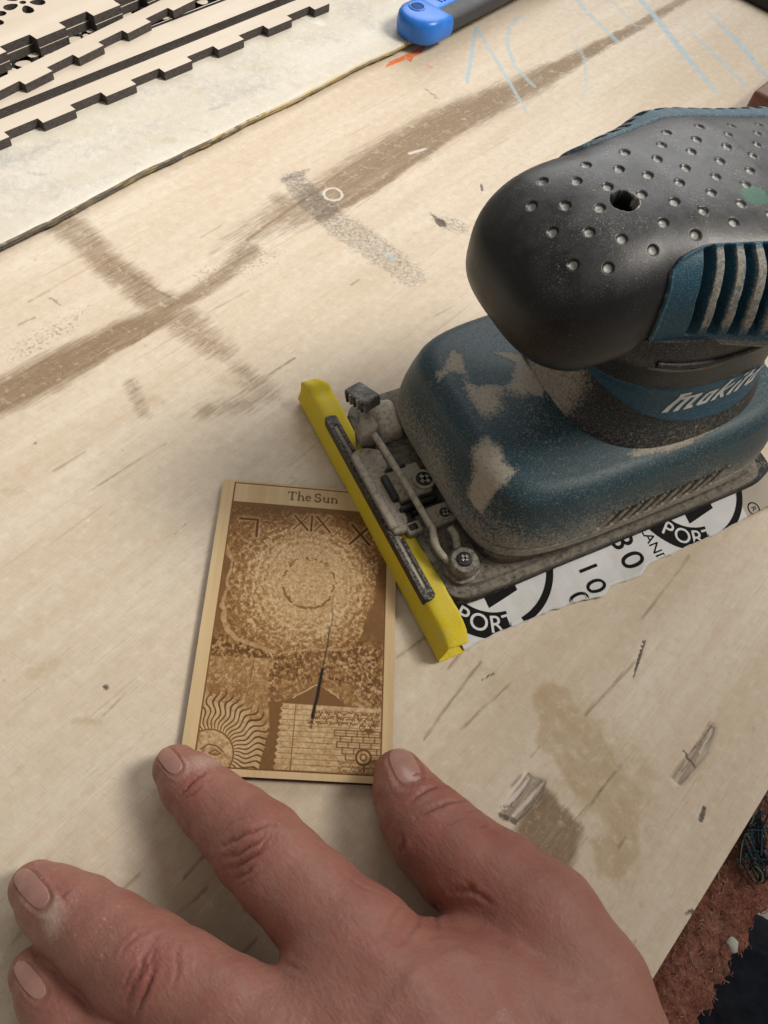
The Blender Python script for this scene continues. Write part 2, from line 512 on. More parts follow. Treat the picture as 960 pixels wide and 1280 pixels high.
blue = mx(stroke(z8([(312, 60), (300, 125), (292, 182)]), [2.6, 3, 3], [.8, .75, .8], .4, 1),
          stroke(z8([(312, 60), (360, 140), (425, 250)]), [2.6, 3, 3], [.75, .7, .6], .4, 1),
          stroke(z8([(428, 46), (408, 36), (385, 60), (380, 100), (400, 150), (440, 192)]), [4, 4, 3.5, 3, 4, 4], [.5, .55, .6, .7, .6, .55], .5, 1),
          stroke(z8([(525, 82), (552, 130), (556, 190), (545, 222)]), [4, 3.5, 3, 3], [.4, .5, .5, .4], .5, 1),
          stroke(z8([(515, -30), (560, 30), (625, 92)]), [5, 5, 5], [.6, .6, .6], .5, 1),
          stroke(z8([(590, -20), (640, 30), (668, 62)]), [4, 4, 4], [.4, .5, .4], .5, 1),
          stroke(z8([(650, -30), (720, 50), (790, 140), (845, 205)]), [6, 6, 6, 5], [.6, .8, .8, .6], .5, 1),
          stroke(z8([(755, 40), (830, 110), (912, 192)]), [5, 5, 5], [.3, .6, .5], .5, 1),
          stroke(z8([(830, 30), (900, 100), (955, 168)]), [5, 6, 5], [.5, .75, .7], .5, 1),
          stroke([(486, 318), (492, 325)], [4, 4], [.7, .6], .8))
pale_chip = mx(stroke(z4([(275, 520), (340, 440)]), [2.2, 1.5], [.8, .6], .5, 1), stroke(z4([(295, 545), (360, 470), (378, 452)]), [1.5, 1.8, 1], [.75, .7, .5], .5, 1), stroke(z4([(715, 462), (735, 430)]), [3, 2], [.5, .4], .6, 1), stroke(z4([(785, 375), (818, 312)]), [1.6, 1.2], [.6, .6], .5, 1))
orange = mx(blob(z4k([(5, 368), (30, 338), (130, 290), (215, 245), (225, 255), (200, 292), (160, 308), (146, 338), (122, 318), (45, 356)]), .8, 1.0, 2),
            blob(z4k([(215, 345), (270, 340), (265, 370), (225, 372)]), 2, .45))
d_ring = np.abs(np.hypot(BX - at(416, 243)[0] + wob * 1.5, BY - at(416, 243)[1] + wob2 * 1.5) - 5.0)
pale = mx(.75 * sstep(1.5, .4, d_ring) * sstep(-.5, .35, vnoise(BX, BY, 6, 9, 2)), stroke([(512, 192), (532, 186)], [2.5, 2.5], [.8, .7], .5, 1), stroke([(486, 318), (494, 314)], [5, 3], [.45, .4], .6))
pale = mx(pale, pale_chip)
# loose scratches and stray fibres following the grain
r2 = np.random.default_rng(5)
for k in range(105):
    px, py = r2.uniform(0, 960), r2.uniform(250, 1250)
    p = at(px, py)[:2]
    a = GA + r2.normal(0, .10)
    L = r2.uniform(3, 16) if r2.random() < .7 else r2.uniform(15, 45)
    q = p + L * np.array([math.cos(a), math.sin(a)])
    m = (np.abs(BX - p[0]) < L + 4) & (np.abs(BY - p[1]) < L + 4)
    if not m.any(): continue
    d, _ = dist_poly(BX[m] + wob[m] * 1.2, BY[m] + wob2[m] * .6, [p, q])
    val = r2.uniform(.28, .5) * sstep(r2.uniform(.75, 1.1), .2, d)
    tgt = brown if r2.random() < .6 else (dark if r2.random() < .15 else pale)
    tgt[m] = np.maximum(tgt[m], val)
for k in range(120):
    p = at(r2.uniform(0, 960), r2.uniform(150, 1250))[:2]
    d = np.hypot((BX - p[0]), (BY - p[1])); rr_ = r2.uniform(.6, 1.5)
    tgt = pale if r2.random() < .4 else (dark if r2.random() < .3 else olive)
    np.maximum(tgt, r2.uniform(.35, .6) * sstep(rr_ + .6, rr_ * .4, d), out=tgt)

zz = (vnoise(BX, BY, 60, 11, 2) - .5) * .5 - chip * 1.0 * (0.5 + vnoise(uu, vv * 6, 14, 2, 3)) - .35 * sstep(.5, .9, dark)
zz[:, -1] -= .4
V = np.stack([BX, BY, zz], -1).reshape(-1, 3)
F = grid_faces(nu, nv)[:, ::-1]
# skirt: the cut edge of the sheet on the right
ev = V[np.arange(nu) * nv + nv - 1].copy()
lo = ev.copy(); lo[:, 2] = -6.0
base = len(V)
V2 = np.vstack([V, ev, lo])
i = np.arange(nu - 1)
SF = np.stack([base + i, base + nu + i, base + nu + i + 1, base + i + 1], -1)[:, ::-1]
attrs = {}
for nm, a_ in dict(brown=brown, speck=speck, olive=olive, grey=grey, dark=dark, chip=chip, blue=blue, orange=orange, pale=pale).items():
    attrs[nm] = np.r_[a_.ravel(), np.zeros(2 * nu)]
fm = np.r_[np.zeros(len(F)), np.ones(len(SF))]
bench = mesh('bench_top', V2, np.vstack([F, SF]), [M_BENCH, M_PLYEDGE], attrs=attrs, fmat=fm)
props(bench, kind='structure')

# ------------------------------------------------------------------ second board lying on the bench, far left
def board_material():
    g = G('worn_pale_board', .6, .25)
    c, ax, fine, mid = wood_base(g, dark=(0.59, 0.545, 0.455), light=(0.68, 0.65, 0.585), pink=(0.60, 0.54, 0.44), k=.5)
    n1 = g.noise(260, 4, .65)
    c = g.mix(g.ma('MULTIPLY', brk(g, 'smear', n1, 1.4, .25, .85), .62), c, (0.36, 0.36, 0.37))
    c = g.mix(g.ma('MULTIPLY', brk(g, 'stain', g.noise(150, 3, .6), .6, .35, .6), .5), c, (0.50, 0.44, 0.33))
    c = g.mix(g.ma('MULTIPLY', brk(g, 'pale', n1, .6, .35, .7), .7), c, (0.82, 0.81, 0.78))
    mott = g.noise(170, 5, .72)
    c = g.mix(g.ma('MULTIPLY', g.mr(mott, .50, .72), .35), c, (0.50, 0.46, 0.37))
    c = g.mix(g.ma('MULTIPLY', g.mr(mott, .46, .30), .4), c, (0.76, 0.74, 0.69))
    return g.out(c, .6, g.bump(g.noise(300, 4, .7), .4, .0007))


def veneer_material():
    g = G('split_veneer_edge', .8, .15)
    nb = g.noise(1, 4, .7, g.map(rot=(0, 0, -GA), scale=(90, 300, 700)))
    n2 = g.noise(140, 4, .65)
    lay = g.ma('ADD', g.ma('ADD', g.attr('layer'), g.attr('gap')), g.ma('MULTIPLY', g.ma('SUBTRACT', nb, .5), .8))
    c = g.mix(g.mr(lay, .15, .45), (0.50, 0.45, 0.36), (0.33, 0.27, 0.19))
    c = g.mix(g.mr(lay, .50, .80), c, (0.050, 0.034, 0.030))  # lowest rows painted near black as the shade under the board
    dk = g.ma('MULTIPLY', g.mr(g.ma('ADD', n2, g.ma('MULTIPLY', g.attr('dark'), .45)), .62, .80), .85)
    c = g.mix(dk, c, (0.055, 0.058, 0.070))
    yel = g.ma('MULTIPLY', g.attr('yellow'), g.mr(nb, .45, .62))
    c = g.mix(yel, c, (0.58, 0.42, 0.13))
    return g.out(c, .8, g.bump(nb, .6, .001))


BT = 5.5
nbu, nbv = 420, 150
u1 = np.linspace(-200, 640, nbu)[:, None]
edge_v = V_BOARD + 2.2 * (vnoise(u1, u1 * 0, 60, 21, 4) - .5) * 2 + 1.2 * (vnoise(u1, u1 * 0 + 5, 9, 22, 3) - .5) + np.interp(u1, [-200, 60, 180, 300, 420, 640], [1.5, 0, -2, -2, 0, 0])
s1 = np.linspace(0, 1, nbv)[None, :] ** 1.5
vb = edge_v - s1 * (270 + edge_v - V_BOARD)
ub = u1 + 0 * vb
X_, Y_ = ub * GU[0] + vb * GV[0], ub * GU[1] + vb * GV[1]
lift = np.interp(u1, [-200, -60, 60, 200, 330, 640], [1.1, .8, .2, .0, .0, .0]) * np.exp(-s1 * 14)
zt = BT + lift + (vnoise(X_, Y_, 40, 31, 2) - .5) * .4 - .9 * np.exp(-s1 * 300)
V = np.stack([X_, Y_, zt], -1).reshape(-1, 3); F = grid_faces(nbu, nbv)
# veneer side strips: split layers, undercut at the foot
prev = V[np.arange(nbu) * nbv].copy(); rows = [prev]; lay = [np.zeros(nbu)]
tk = np.interp(u1[:, 0], [-200, 60, 200, 330, 640], [1.0, 1.0, .8, .55, .5])
for k, (dz, dv, ly) in enumerate([(.25, .25, .05), (1.0, .55, .2), (1.7, .1, .4), (2.5, .75, .45), (3.3, .2, .6), (4.2, -1.2, .95), (5.35, -2.6, 1.0)]):
    r = rows[0].copy(); j = (vnoise(u1[:, 0], u1[:, 0] * 0 + k * 7, 12, 40 + k, 4) - .5) * 1.5 * (k > 0)
    off_ = (dv * (1.6 if dv > 0 else 1.0) + j)
    r[:, 0] += off_ * GV[0]; r[:, 1] += off_ * GV[1]; r[:, 2] = np.maximum(r[:, 2] - dz * (1 if k > 4 else tk), .02)
    rows.append(r); lay.append(np.full(nbu, ly))
SV = np.vstack(rows); SF = grid_faces(len(rows), nbu)
E_L = np.r_[tuple(lay)]
E_Y = np.tile(np.interp(u1[:, 0], [-200, 20, 120, 230, 330, 640], [.15, .2, .55, .9, .9, .5]), len(rows))
E_D = np.tile(np.interp(u1[:, 0], [-200, -20, 60, 130, 190, 230, 640], [.15, .3, .9, 1.0, .5, .05, 0]) * (.5 + vnoise(u1[:, 0], u1[:, 0] * 0 + 2, 18, 47, 3)), len(rows))
blank = np.zeros(X_.shape)
BX, BY, wob, wob2 = X_, Y_, (vnoise(X_, Y_, 26, 3, 3) - .5), (vnoise(X_, Y_, 9, 4, 3) - .5)
smear = mx(stroke([(265, 140), (300, 128), (340, 115)], [8, 16, 8], [.5, .6, .45], .9), stroke([(290, 95), (330, 75)], [16, 14], [.5, .4], 1),
           stroke([(-20, 215), (30, 210), (75, 185)], [24, 18, 10], [.75, .6, .4], .9), stroke([(40, 228), (65, 230)], [3, 3], [.8, .8], .6),
           stroke([(180, 130), (250, 120)], [20, 22], [.35, .3], 1), stroke([(440, 20), (480, 55)], [30, 12], [.5, .45], 1), stroke([(90, 205), (140, 190), (200, 165)], [26, 30, 24], [.34, .4, .3], 1), stroke([(230, 110), (290, 125), (350, 95)], [26, 34, 26], [.36, .44, .36], 1), stroke([(10, 245), (80, 250)], [22, 16], [.42, .36], 1), stroke([(370, 60), (430, 60)], [24, 20], [.34, .38], 1), stroke([(262, 148), (285, 142)], [3, 3], [.8, .7], .6), stroke([(30, 206), (72, 190)], [3, 2], [.85, .7], .6), stroke([(590, 0), (640, 20)], [30, 20], [.3, .3], 1),
           stroke([(0, 280), (120, 240), (180, 215)], [10, 9, 7], [.3, .35, .3], 1))
stain = mx(stroke([(208, 187), (216, 188)], [6, 6], [.9, .9], .4), stroke([(240, 172), (258, 176)], [3, 4], [.7, .7], .5), stroke([(236, 121), (250, 124)], [9, 8], [.55, .5], .5),
           stroke([(223, 118), (226, 122)], [1.5, 1.5], [.9, .9], .5), stroke([(320, 95), (335, 98)], [12, 10], [.6, .5], .5),
           stroke([(362, 115), (372, 118)], [8, 8], [.5, .5], .5), stroke([(150, 190), (170, 150)], [20, 20], [.3, .3], 1), stroke([(407, 131), (412, 132)], [6, 5], [.7, .7], .5))
palew = mx(stroke([(372, 22), (400, 40)], [16, 9], [.9, .6], .6), stroke([(60, 175), (30, 190)], [14, 10], [.4, .4], .9), stroke([(120, 262), (220, 222)], [12, 12], [.35, .3], .9))
attrs = {k: np.r_[a_.ravel(), np.zeros(len(SV))] for k, a_ in dict(smear=smear, stain=stain, pale=palew).items()}
board = mesh('plywood_board', V, F[:, ::-1] if False else F, [board_material()], attrs={k: a_[:len(V)] for k, a_ in attrs.items()})
props(board, 'wide pale worn board with split edge, lying across the far left of the bench', 'board')
mesh('split_edge', SV, SF, [veneer_material()], parent=board, attrs=dict(gap=np.tile(np.interp(u1[:, 0], [-200, 0, 60, 110, 150], [.32, .30, .22, .1, 0]), len(rows)) * (E_L > .3), layer=E_L, yellow=E_Y, dark=E_D))  # gap: shade beneath the lifted left end, put into the edge colour
# ------------------------------------------------------------------ engraved wooden card
CW, CH, CT = 73.0, 120.0, 3.0
nx, ny = 366, 601
cu_ = np.linspace(0, CW, nx)[None, :] + np.zeros((ny, 1))
cv_ = np.linspace(0, CH, ny)[:, None] + np.zeros((1, nx))
wj = (vnoise(cu_, cv_, 5, 51, 3) - .5); wj2 = (vnoise(cu_, cv_, 1.6, 52, 3) - .5)


def ln(pts, w, s=1.0, jit=0.0, soft=.16):
    P = np.array(pts); m = ((cu_ > P[:, 0].min() - w - 1) & (cu_ < P[:, 0].max() + w + 1) & (cv_ > P[:, 1].min() - w - 1) & (cv_ < P[:, 1].max() + w + 1))
    r = np.zeros(cu_.shape)
    d, _ = dist_poly(cu_[m] + wj[m] * jit, cv_[m] + wj2[m] * jit, pts)
    r[m] = s * sstep(w / 2 + soft, w / 2 - soft, d)
    return r


def area(pts, w=.2, jit=0.0):
    return poly_soft(cu_ + (wj * 2 + wj2) * jit, cv_ + (wj2 + wj * .7) * jit, pts, w)


burn = np.zeros(cu_.shape)
fl, fr, ft, fb = 5.0, 68.9, 1.2, 117.3
burn = mx(burn, ln([(fl, ft), (fr, ft + .2), (fr, fb), (fl, fb), (fl, ft)], .45, .8))
# title panel with bar below
burn = mx(burn, area([(fl, 10.3), (fr, 10.5), (fr, 12.0), (fl, 11.8)], .15) * .72)
pic = area([(fl, 11.6), (fr, 11.8), (fr, fb), (fl, fb)], .1)
tex1 = vnoise(cu_, cv_ * 1.25, 1.5, 61, 3); tex2 = vnoise(cu_, cv_, 3.2, 62, 3); tex3 = vnoise(cu_, cv_, .8, 63, 2)
gx = np.abs(np.gradient(vnoise(cu_, cv_, 2.4, 64, 3), axis=0)) * 40
# ground of the picture: dark outside the torn central sheet
groundtone = .72 + .22 * (tex2 - .5)
peb = (sstep(.50, .58, vnoise(cu_ * 1.1, cv_, .95, 66, 2)) - .35) * .46 + (tex3 - .5) * .75 + (tex1 - .5) * .3
lower = sstep(64, 72, cv_ + 6 * wj)
ground = groundtone * (1 - lower) + (np.clip(.56 + peb, .10, .95)) * lower
ragged = [(fl, 12), (fl + .3, 30), (8.9, 37), (8.0, 44), (8.6, 50), (7.6, 55), (8.8, 62), (11, 66.5), (14, 69.6), (22, 72), (31, 74.2), (37, 73.0), (43.5, 71.5), (52, 71.6), (58.6, 70), (61.8, 60.5), (64.6, 49), (65.3, 40), (67.9, 30), (fr, 26), (fr, 12)]
torn = poly_soft(cu_ + wj * 2.2 + wj2 * 1.4, cv_ + wj2 * 1.6, ragged, .25)
R_ = np.hypot((cu_ - 38.7) / 1.0, (cv_ - 45) / 1.06)
edge_tone = .22 + .34 * sstep(14, 36, R_) + .24 * sstep(24, 12, cv_)
rip = np.sin(R_ * 2.3 + 6 * wj + 3.5 * wj2) * .5 + .5
sheet = edge_tone + (tex3 - .5) * (.26 + .5 * sstep(10, 30, R_)) + (vnoise(cu_, cv_, .55, 77, 1) - .5) * .26 + (tex1 - .5) * .16 * sstep(8, 26, R_) + (rip - .5) * .16 * sstep(11, 20, R_)
sheet = np.clip(sheet, .02, .8)
dr = np.abs(R_ - 10.2 - 1.2 * wj - 1.3 * wj2)
sheet = np.maximum(sheet, (.46 * sstep(.9, .1, dr) + .25 * sstep(1.8, .2, dr)) * sstep(.32, .6, tex1 + .18 * sstep(0, 8, cv_ - 45) - .04))
for rr_, st in ((16, .25), (21, .3), (25.5, .32)):
    d = np.abs(R_ - rr_ - 2.2 * wj - 1.4 * wj2)
    sheet = np.maximum(sheet, st * sstep(.5, .1, d) * sstep(.45, .62, tex2) + .0)
outl = sstep(.02, .4, torn) * sstep(.98, .6, torn)
P_ = ground * (1 - torn) + sheet * torn
P_ = np.maximum(P_, outl * .85)
off = poly_soft(cu_ + 1.3 + wj * 2.2 + wj2 * 1.4, cv_ - 1.3 + wj2 * 1.6, ragged, .25)
P_ = np.where((off > .5) & (torn < .5) & (cv_ > 30), .30 + .3 * (tex1 - .5), P_)
# valley, hill and trees below the sheet
hill = area([(30, 94), (36.5, 91), (43, 87), (45.5, 85.6), (48, 87.2), (52, 90), (56, 94)], .3, .8)
glow = area([(28, 95), (30, 88), (40, 80), (46, 76), (54, 80), (62, 90), (66, 95)], 5)
P_ = P_ * (1 - .55 * glow) + .36 * .55 * glow
P_ = P_ * (1 - hill) + .74 * hill
P_ = mx(P_, 0 * P_)
P_ = np.where(ln([(36.5, 91.3), (43, 87.1), (45.4, 85.6), (48, 87.2), (53, 90.4)], .4, 1, .8) > .4, .12, P_)
leaf = sstep(.57, .64, vnoise(cu_ * 1.4, cv_, 1.3, 68, 2)) * sstep(70, 75, cv_) * sstep(90, 84, cv_) * sstep(26, 30, cu_)
P_ = np.clip(P_ - .1 * leaf, 0, 1); P_ = mx(P_, .88 * leaf * sstep(.3, .6, tex2))
# left collage panel with half sun and wavy rays
panel = area([(fl, 77.6), (27, 77.0), (27.2, 84), (28, 94), (29.5, 102), (28.2, 110), (27, fb), (fl, fb)], .2, .5)
saw = (np.abs(((cv_ / 2.1) % 1) - .5) * 2)
panel *= sstep(.3, -.3, cu_ - (26.6 + np.interp(cv_, [77, 95, 102, 117], [0, 1.5, 2.5, .5]) + 1.3 * saw))
pt = .36 + (tex1 - .5) * .45 + (tex3 - .5) * .3
sc_ = (9.2, 113.2)
ang = np.arctan2(cv_ - sc_[1], cu_ - sc_[0]); rad = np.hypot(cu_ - sc_[0], cv_ - sc_[1])
wav = np.cos(ang * 52 + 2.2 * np.sin(rad * .85 + ang) + 3 * wj)
rays = sstep(.45, .95, wav) * sstep(8.2, 9.4, rad) * sstep(25, 19, rad + 6 * wj)
pt = pt * (1 - .55 * sstep(24, 16, rad)) + rays * .85
pt = mx(pt, .8 * sstep(.45, .15, np.abs(rad - 8.6)))
inner = sstep(8.6, 8.3, rad)
face = .22 + (tex1 - .5) * .5 + (tex3 - .5) * .4
face = mx(face, ln([(6.5, 111.5), (9, 109.6), (12, 110.2), (14.2, 112)], .45, .8), ln([(9.5, 112.6), (11.5, 111.5), (13.6, 112.6), (11.5, 113.3), (9.5, 112.6)], .4, .85), ln([(7.5, 110.5), (7.2, 115), (9.3, 116)], .4, .7))
pt = pt * (1 - inner) + face * inner
for k in range(70):                                    # loosely drawn small figures above the rays
    a0 = r2.uniform(0, 6.28); c0 = (r2.uniform(6.5, 25), r2.uniform(80, 93)); q = [(c0[0] + r2.uniform(.6, 1.7) * math.cos(a0 + t), c0[1] + r2.uniform(.8, 2.2) * math.sin(a0 + t)) for t in np.linspace(0, r2.uniform(2, 5), 7)]
    pt = mx(pt, ln(smooth_poly(q, 14)[:, :2], .28, r2.uniform(.45, .8)))
pt = mx(pt, ln([(16, 80.5), (27, 80.3)], .25, .6), ln([(21, 78), (20.6, 86)], .5, .65), ln([(12.4, 78), (12.2, 82)], .3, .6), ln([(17.5, 86.6), (26, 86.4)], .3, .7), ln([(23, 87), (22, 100)], .5, .5))
P_ = P_ * (1 - panel) + np.clip(pt, 0, 1) * panel
P_ = mx(P_, ln([(fl, 77.5), (27, 76.9)], .3, .3) * 0)
# dark gap between the two papers
gap = area([(27.5, 93.4), (33.4, 93.4), (33, 118), (26.5, 118)], .3) * (1 - panel)
P_ = P_ * (1 - gap) + .74 * gap
# ruled paper, lower right
saw2 = (np.abs(((cv_ / 2.3) % 1) - .5) * 2)
led = sstep(-.3, .3, cu_ - (32.3 + 1.0 * saw2 - .03 * (cv_ - 93))) * sstep(93.4, 93.8, cv_) * sstep(fr, fr - .3, cu_) * sstep(fb + .3, fb, cv_)
lt = .18 + (tex3 - .5) * .38 + (tex1 - .5) * .25
for y in np.arange(95.6, 117.5, 1.95): lt = mx(lt, ln([(33, y), (fr, y - .25)], .22, .62))
lt = mx(lt, ln([(37.8, 93.6), (37.7, 118)], .3, .75))
for row in (96.3, 98.2, 100.0):
    x = 43.5 if row < 99 else 42.5
    while x < 67.5:
        L = r2.uniform(1.6, 4.6); q = [(x + t * L, row + r2.normal(0, .38) + (-.55 if i % 2 else .3)) for i, t in enumerate(np.linspace(0, 1, int(3 + L * 2)))]
        lt = mx(lt, ln(smooth_poly(q, 30)[:, :2], .32, .85)); x += L + r2.uniform(.3, 1.0)
for row in (113.4, 115.0, 116.5):
    x = 54
    while x < 66:
        L = r2.uniform(1.4, 3.0); q = [(x + t * L, row + r2.normal(0, .5)) for t in np.linspace(0, 1, 6)]
        lt = mx(lt, ln(smooth_poly(q, 24)[:, :2], .28, .75)); x += L + .3
for k in range(60):
    c0 = (r2.uniform(34, 52), r2.uniform(101, 117)); lt = mx(lt, ln([c0, (c0[0] + r2.uniform(-.8, .8), c0[1] + r2.uniform(-.4, .4))], .25, r2.uniform(.35, .7)))
for i, y in enumerate(np.arange(102.2, 112.0, 2.05)):
    x0 = (52.2, 54.0, 53.2, 54.8, 56.5)[i % 5] + (i % 2) * .4
    lt = mx(lt, ln([(x0, y), (68.8, y - .1)], .35, .85), ln([(x0, y + 2.05), (68.8, y + 1.95)], .35, .85))
    for x in np.arange(x0, 68.8, 4.05): lt = mx(lt, ln([(x, y), (x, y + 2.05)], .38, .85))
dc = np.hypot(cu_ - 62.8, cv_ - 111.3)
lt = np.where(dc < 2.9, .2 + (tex1 - .5) * .6, lt); lt = mx(lt, .9 * sstep(.55, .2, np.abs(dc - 2.6)), .8 * sstep(.45, .15, np.abs(dc - 1.1)), ln([(63.2, 113.8), (63.2, 116)], .6, .75))
bush = sstep(.45, .6, tex1) * sstep(3.4, 1.5, np.hypot((cu_ - 64) / 1.3, cv_ - 100.6)); lt = mx(lt, .85 * bush)
P_ = P_ * (1 - led) + np.clip(lt, 0, 1) * led
burn = burn * (1 - pic) + np.clip(P_, 0, 1) * pic
burn = mx(burn, ln([(fl, ft), (fl, fb), (fr, fb), (fr, ft)], .5, .85))
# roman numerals cut in the sheet
num = mx(ln([(30.9, 15.0), (36.6, 21.3)], .75, .85), ln([(36.2, 14.8), (30.7, 21.5)], .45, .8), ln([(37.9, 14.6), (37.9, 21.6)], .75, .85), ln([(39.8, 14.5), (45.6, 21.5)], .75, .85), ln([(45.0, 14.5), (39.3, 21.5)], .45, .8),
         ln([(30.2, 15), (32, 15)], .3, .7), ln([(35.4, 14.8), (37, 14.8)], .3, .7), ln([(44, 14.5), (46, 14.5)], .3, .7),
         ln([(8.9, 18.3), (16.1, 18.3), (16.3, 26.0)], 1.0, .8), ln([(54.5, 17.0), (62, 26.0)], .95, .85), ln([(61.3, 17.8), (53.9, 26.2)], .95, .85))
halo = sstep(2.2, .6, np.minimum.reduce([dist_poly(cu_, cv_, q)[0] for q in ([(30.9, 15), (36.6, 21.3)], [(36.2, 14.8), (30.7, 21.5)], [(37.9, 14.6), (37.9, 21.6)], [(39.8, 14.5), (45.6, 21.5)], [(45, 14.5), (39.3, 21.5)], [(8.9, 18.3), (16.1, 18.3), (16.3, 26)], [(54.5, 17), (62, 26)], [(61.3, 17.8), (53.9, 26.2)])]))
burn = burn * (1 - .7 * halo) + .22 * .7 * halo
burn = mx(burn, np.clip(num * 1.25, 0, 1))
# "The Sun" in small serif capitals and lower case, drawn as strokes
tx = np.zeros(cu_.shape)
TX, TY, XH, CPH = 27.2, 7.4, 2.35, 3.9


def glyph(x0, strokes):
    global tx
    for pts, w in strokes:
        q = [(TX + x0 + a, TY - b) for a, b in pts]
        tx = np.maximum(tx, ln(q, w, 1.0, soft=.14))


arc = lambda cx, cy, rx, ry, a0, a1, n=10: [(cx + rx * math.cos(math.radians(t)), cy + ry * math.sin(math.radians(t))) for t in np.linspace(a0, a1, n)]
glyph(0, [([(1.75, 0), (1.75, 3.8)], .62), ([(.1, 3.75), (3.4, 3.75)], .34), ([(.15, 3.8), (.15, 2.9)], .28), ([(3.35, 3.8), (3.35, 2.9)], .28), ([(.95, .08), (2.55, .08)], .26)])
glyph(4.0, [([(.55, 0), (.55, 4.1)], .55), (arc(1.45, 1.35, .95, .95, 165, 10), .42), ([(2.4, 1.5), (2.4, 0)], .55), ([(0, .08), (1.1, .08)], .24), ([(1.9, .08), (2.95, .08)], .24), ([(.1, 4.05), (.6, 4.05)], .24)])
glyph(7.4, [(arc(1.15, 1.2, 1.0, 1.15, -40, -330, 14), .46), ([(.3, 1.35), (2.1, 1.35)], .28)])
glyph(11.1, [(arc(1.35, 2.85, 1.05, .95, 25, 250, 12), .5), (arc(1.35, 1.0, 1.15, 1.0, 75, -160, 12), .56), ([(2.25, 3.75), (2.25, 2.9)], .25), ([(.2, .1), (.2, 1.0)], .25)])
glyph(14.5, [([(.55, 2.35), (.55, 1.0)], .52), (arc(1.35, .95, .85, .9, 190, 330, 9), .4), ([(2.35, 2.35), (2.35, 0)], .52), ([(0, 2.3), (.6, 2.3)], .24), ([(1.85, 2.3), (2.4, 2.3)], .24), ([(2.3, .08), (2.9, .08)], .24)])
glyph(17.9, [([(.55, 2.35), (.55, 0)], .52), (arc(1.45, 1.35, .9, .95, 165, 10), .4), ([(2.4, 1.5), (2.4, 0)], .52), ([(0, .08), (1.1, .08)], .24), ([(1.9, .08), (2.95, .08)], .24), ([(0, 2.3), (.6, 2.3)], .24)])
burn = mx(burn, tx * .88)
scorch = mx(ln([(48.4, 50), (48.8, 58), (48.2, 66)], .5, .5, 1, .3), ln([(48.3, 64), (46.9, 76), (46.3, 82)], .7, .75, .5), ln([(46.4, 80), (45.5, 87), (44.6, 94), (44.1, 98)], 1.2, 1.0, .4), ln([(44.3, 95), (43.7, 102)], .7, .7, .6))


def card_material():
    g = G('engraved_birch', .6, .25)
    gr = g.noise(1, 4, .6, g.map(scale=(900, 40, 40)))
    br = g.noise(1, 3, .5, g.map(scale=(130, 12, 12)))
    c = g.mix(g.mr(br, .3, .7), (0.53, 0.375, 0.20), (0.62, 0.465, 0.275))
    c = g.mix(g.ma('MULTIPLY', g.mr(gr, .4, .75), .3), c, (0.42, 0.28, 0.13))
    b = g.ma('ADD', g.attr('burn'), g.ma('MULTIPLY', g.ma('SUBTRACT', g.noise(1, 3, .6, g.map(scale=(1500, 500, 500))), .5), g.ma('MULTIPLY', g.mr(g.attr('burn'), .05, .3), .22)))
    mid = g.mix(g.mr(b, .04, .45), c, (0.27, 0.135, 0.045))
    c2 = g.mix(g.mr(b, .45, 1.0), mid, (0.082, 0.033, 0.009))
    c3 = g.mix(g.attr('scorch'), c2, (0.012, 0.008, 0.006))
    return g.out(c3, .62, g.bump(gr, .12, .0003))


def char_edge():
    g = G('laser_charred_edge', .75, .25)
    b = g.noise(1, 3, .6, g.map(scale=(200, 200, 1200)))
    return g.out(g.mix(g.mr(b, .3, .7), (0.022, 0.013, 0.009), (0.075, 0.047, 0.03)))


M_CARD = card_material(); M_CHAR_BROWN = char_edge()
xx = cu_ - CW / 2; yy = CH / 2 - cv_
# small rounding of the corners
cr = 1.2
ax_ = np.abs(xx); ay_ = np.abs(yy); hx, hy = CW / 2, CH / 2
ox = np.maximum(ax_ - (hx - cr), 0); oy = np.maximum(ay_ - (hy - cr), 0); ol = np.maximum(np.hypot(ox, oy), 1e-9)
kk = np.where((ol > cr) & (ox > 0) & (oy > 0), cr / ol, 1.0)
xx = np.sign(xx) * np.where((ox > 0) & (oy > 0), hx - cr + ox * kk, ax_); yy = np.sign(yy) * np.where((ox > 0) & (oy > 0), hy - cr + oy * kk, ay_)
zc_ = CT - .22 * burn - .1 * scorch
idx = np.arange(nx * ny).reshape(ny, nx)
ring = np.r_[idx[0, :-1], idx[:-1, -1], idx[-1, :0:-1], idx[:0:-1, 0]]
V = np.stack([xx, yy, zc_], -1).reshape(-1, 3)
top2 = V[ring].copy(); low = top2.copy(); low[:, 2] = 0.02; top2[:, 2] = CT
nr = len(ring); b0 = len(V); i = np.arange(nr); j = (i + 1) % nr
SF = np.stack([b0 + i, b0 + j, b0 + nr + j, b0 + nr + i], -1)
F = grid_faces(ny, nx)
at_ = lambda a_: np.r_[a_.ravel(), np.zeros(2 * nr)]
card = mesh('wooden_card', np.vstack([V, top2, low]), np.vstack([F, SF]), [M_CARD, M_CHAR_BROWN], attrs=dict(burn=at_(burn), scorch=at_(scorch)), fmat=np.r_[np.zeros(len(F)), np.ones(len(SF))])
props(card, 'thin engraved wooden card titled The Sun, lying under the fingertips', 'card')
# ------------------------------------------------------------------ laser-cut plywood pieces, far left
def pale_ply():
    g = G('laser_cut_ply', .6, .25)
    c, ax, fine, mid = wood_base(g, dark=(0.58, 0.50, 0.41), light=(0.68, 0.61, 0.52), pink=(0.60, 0.50, 0.41), k=.5)
    return g.out(c, .6)


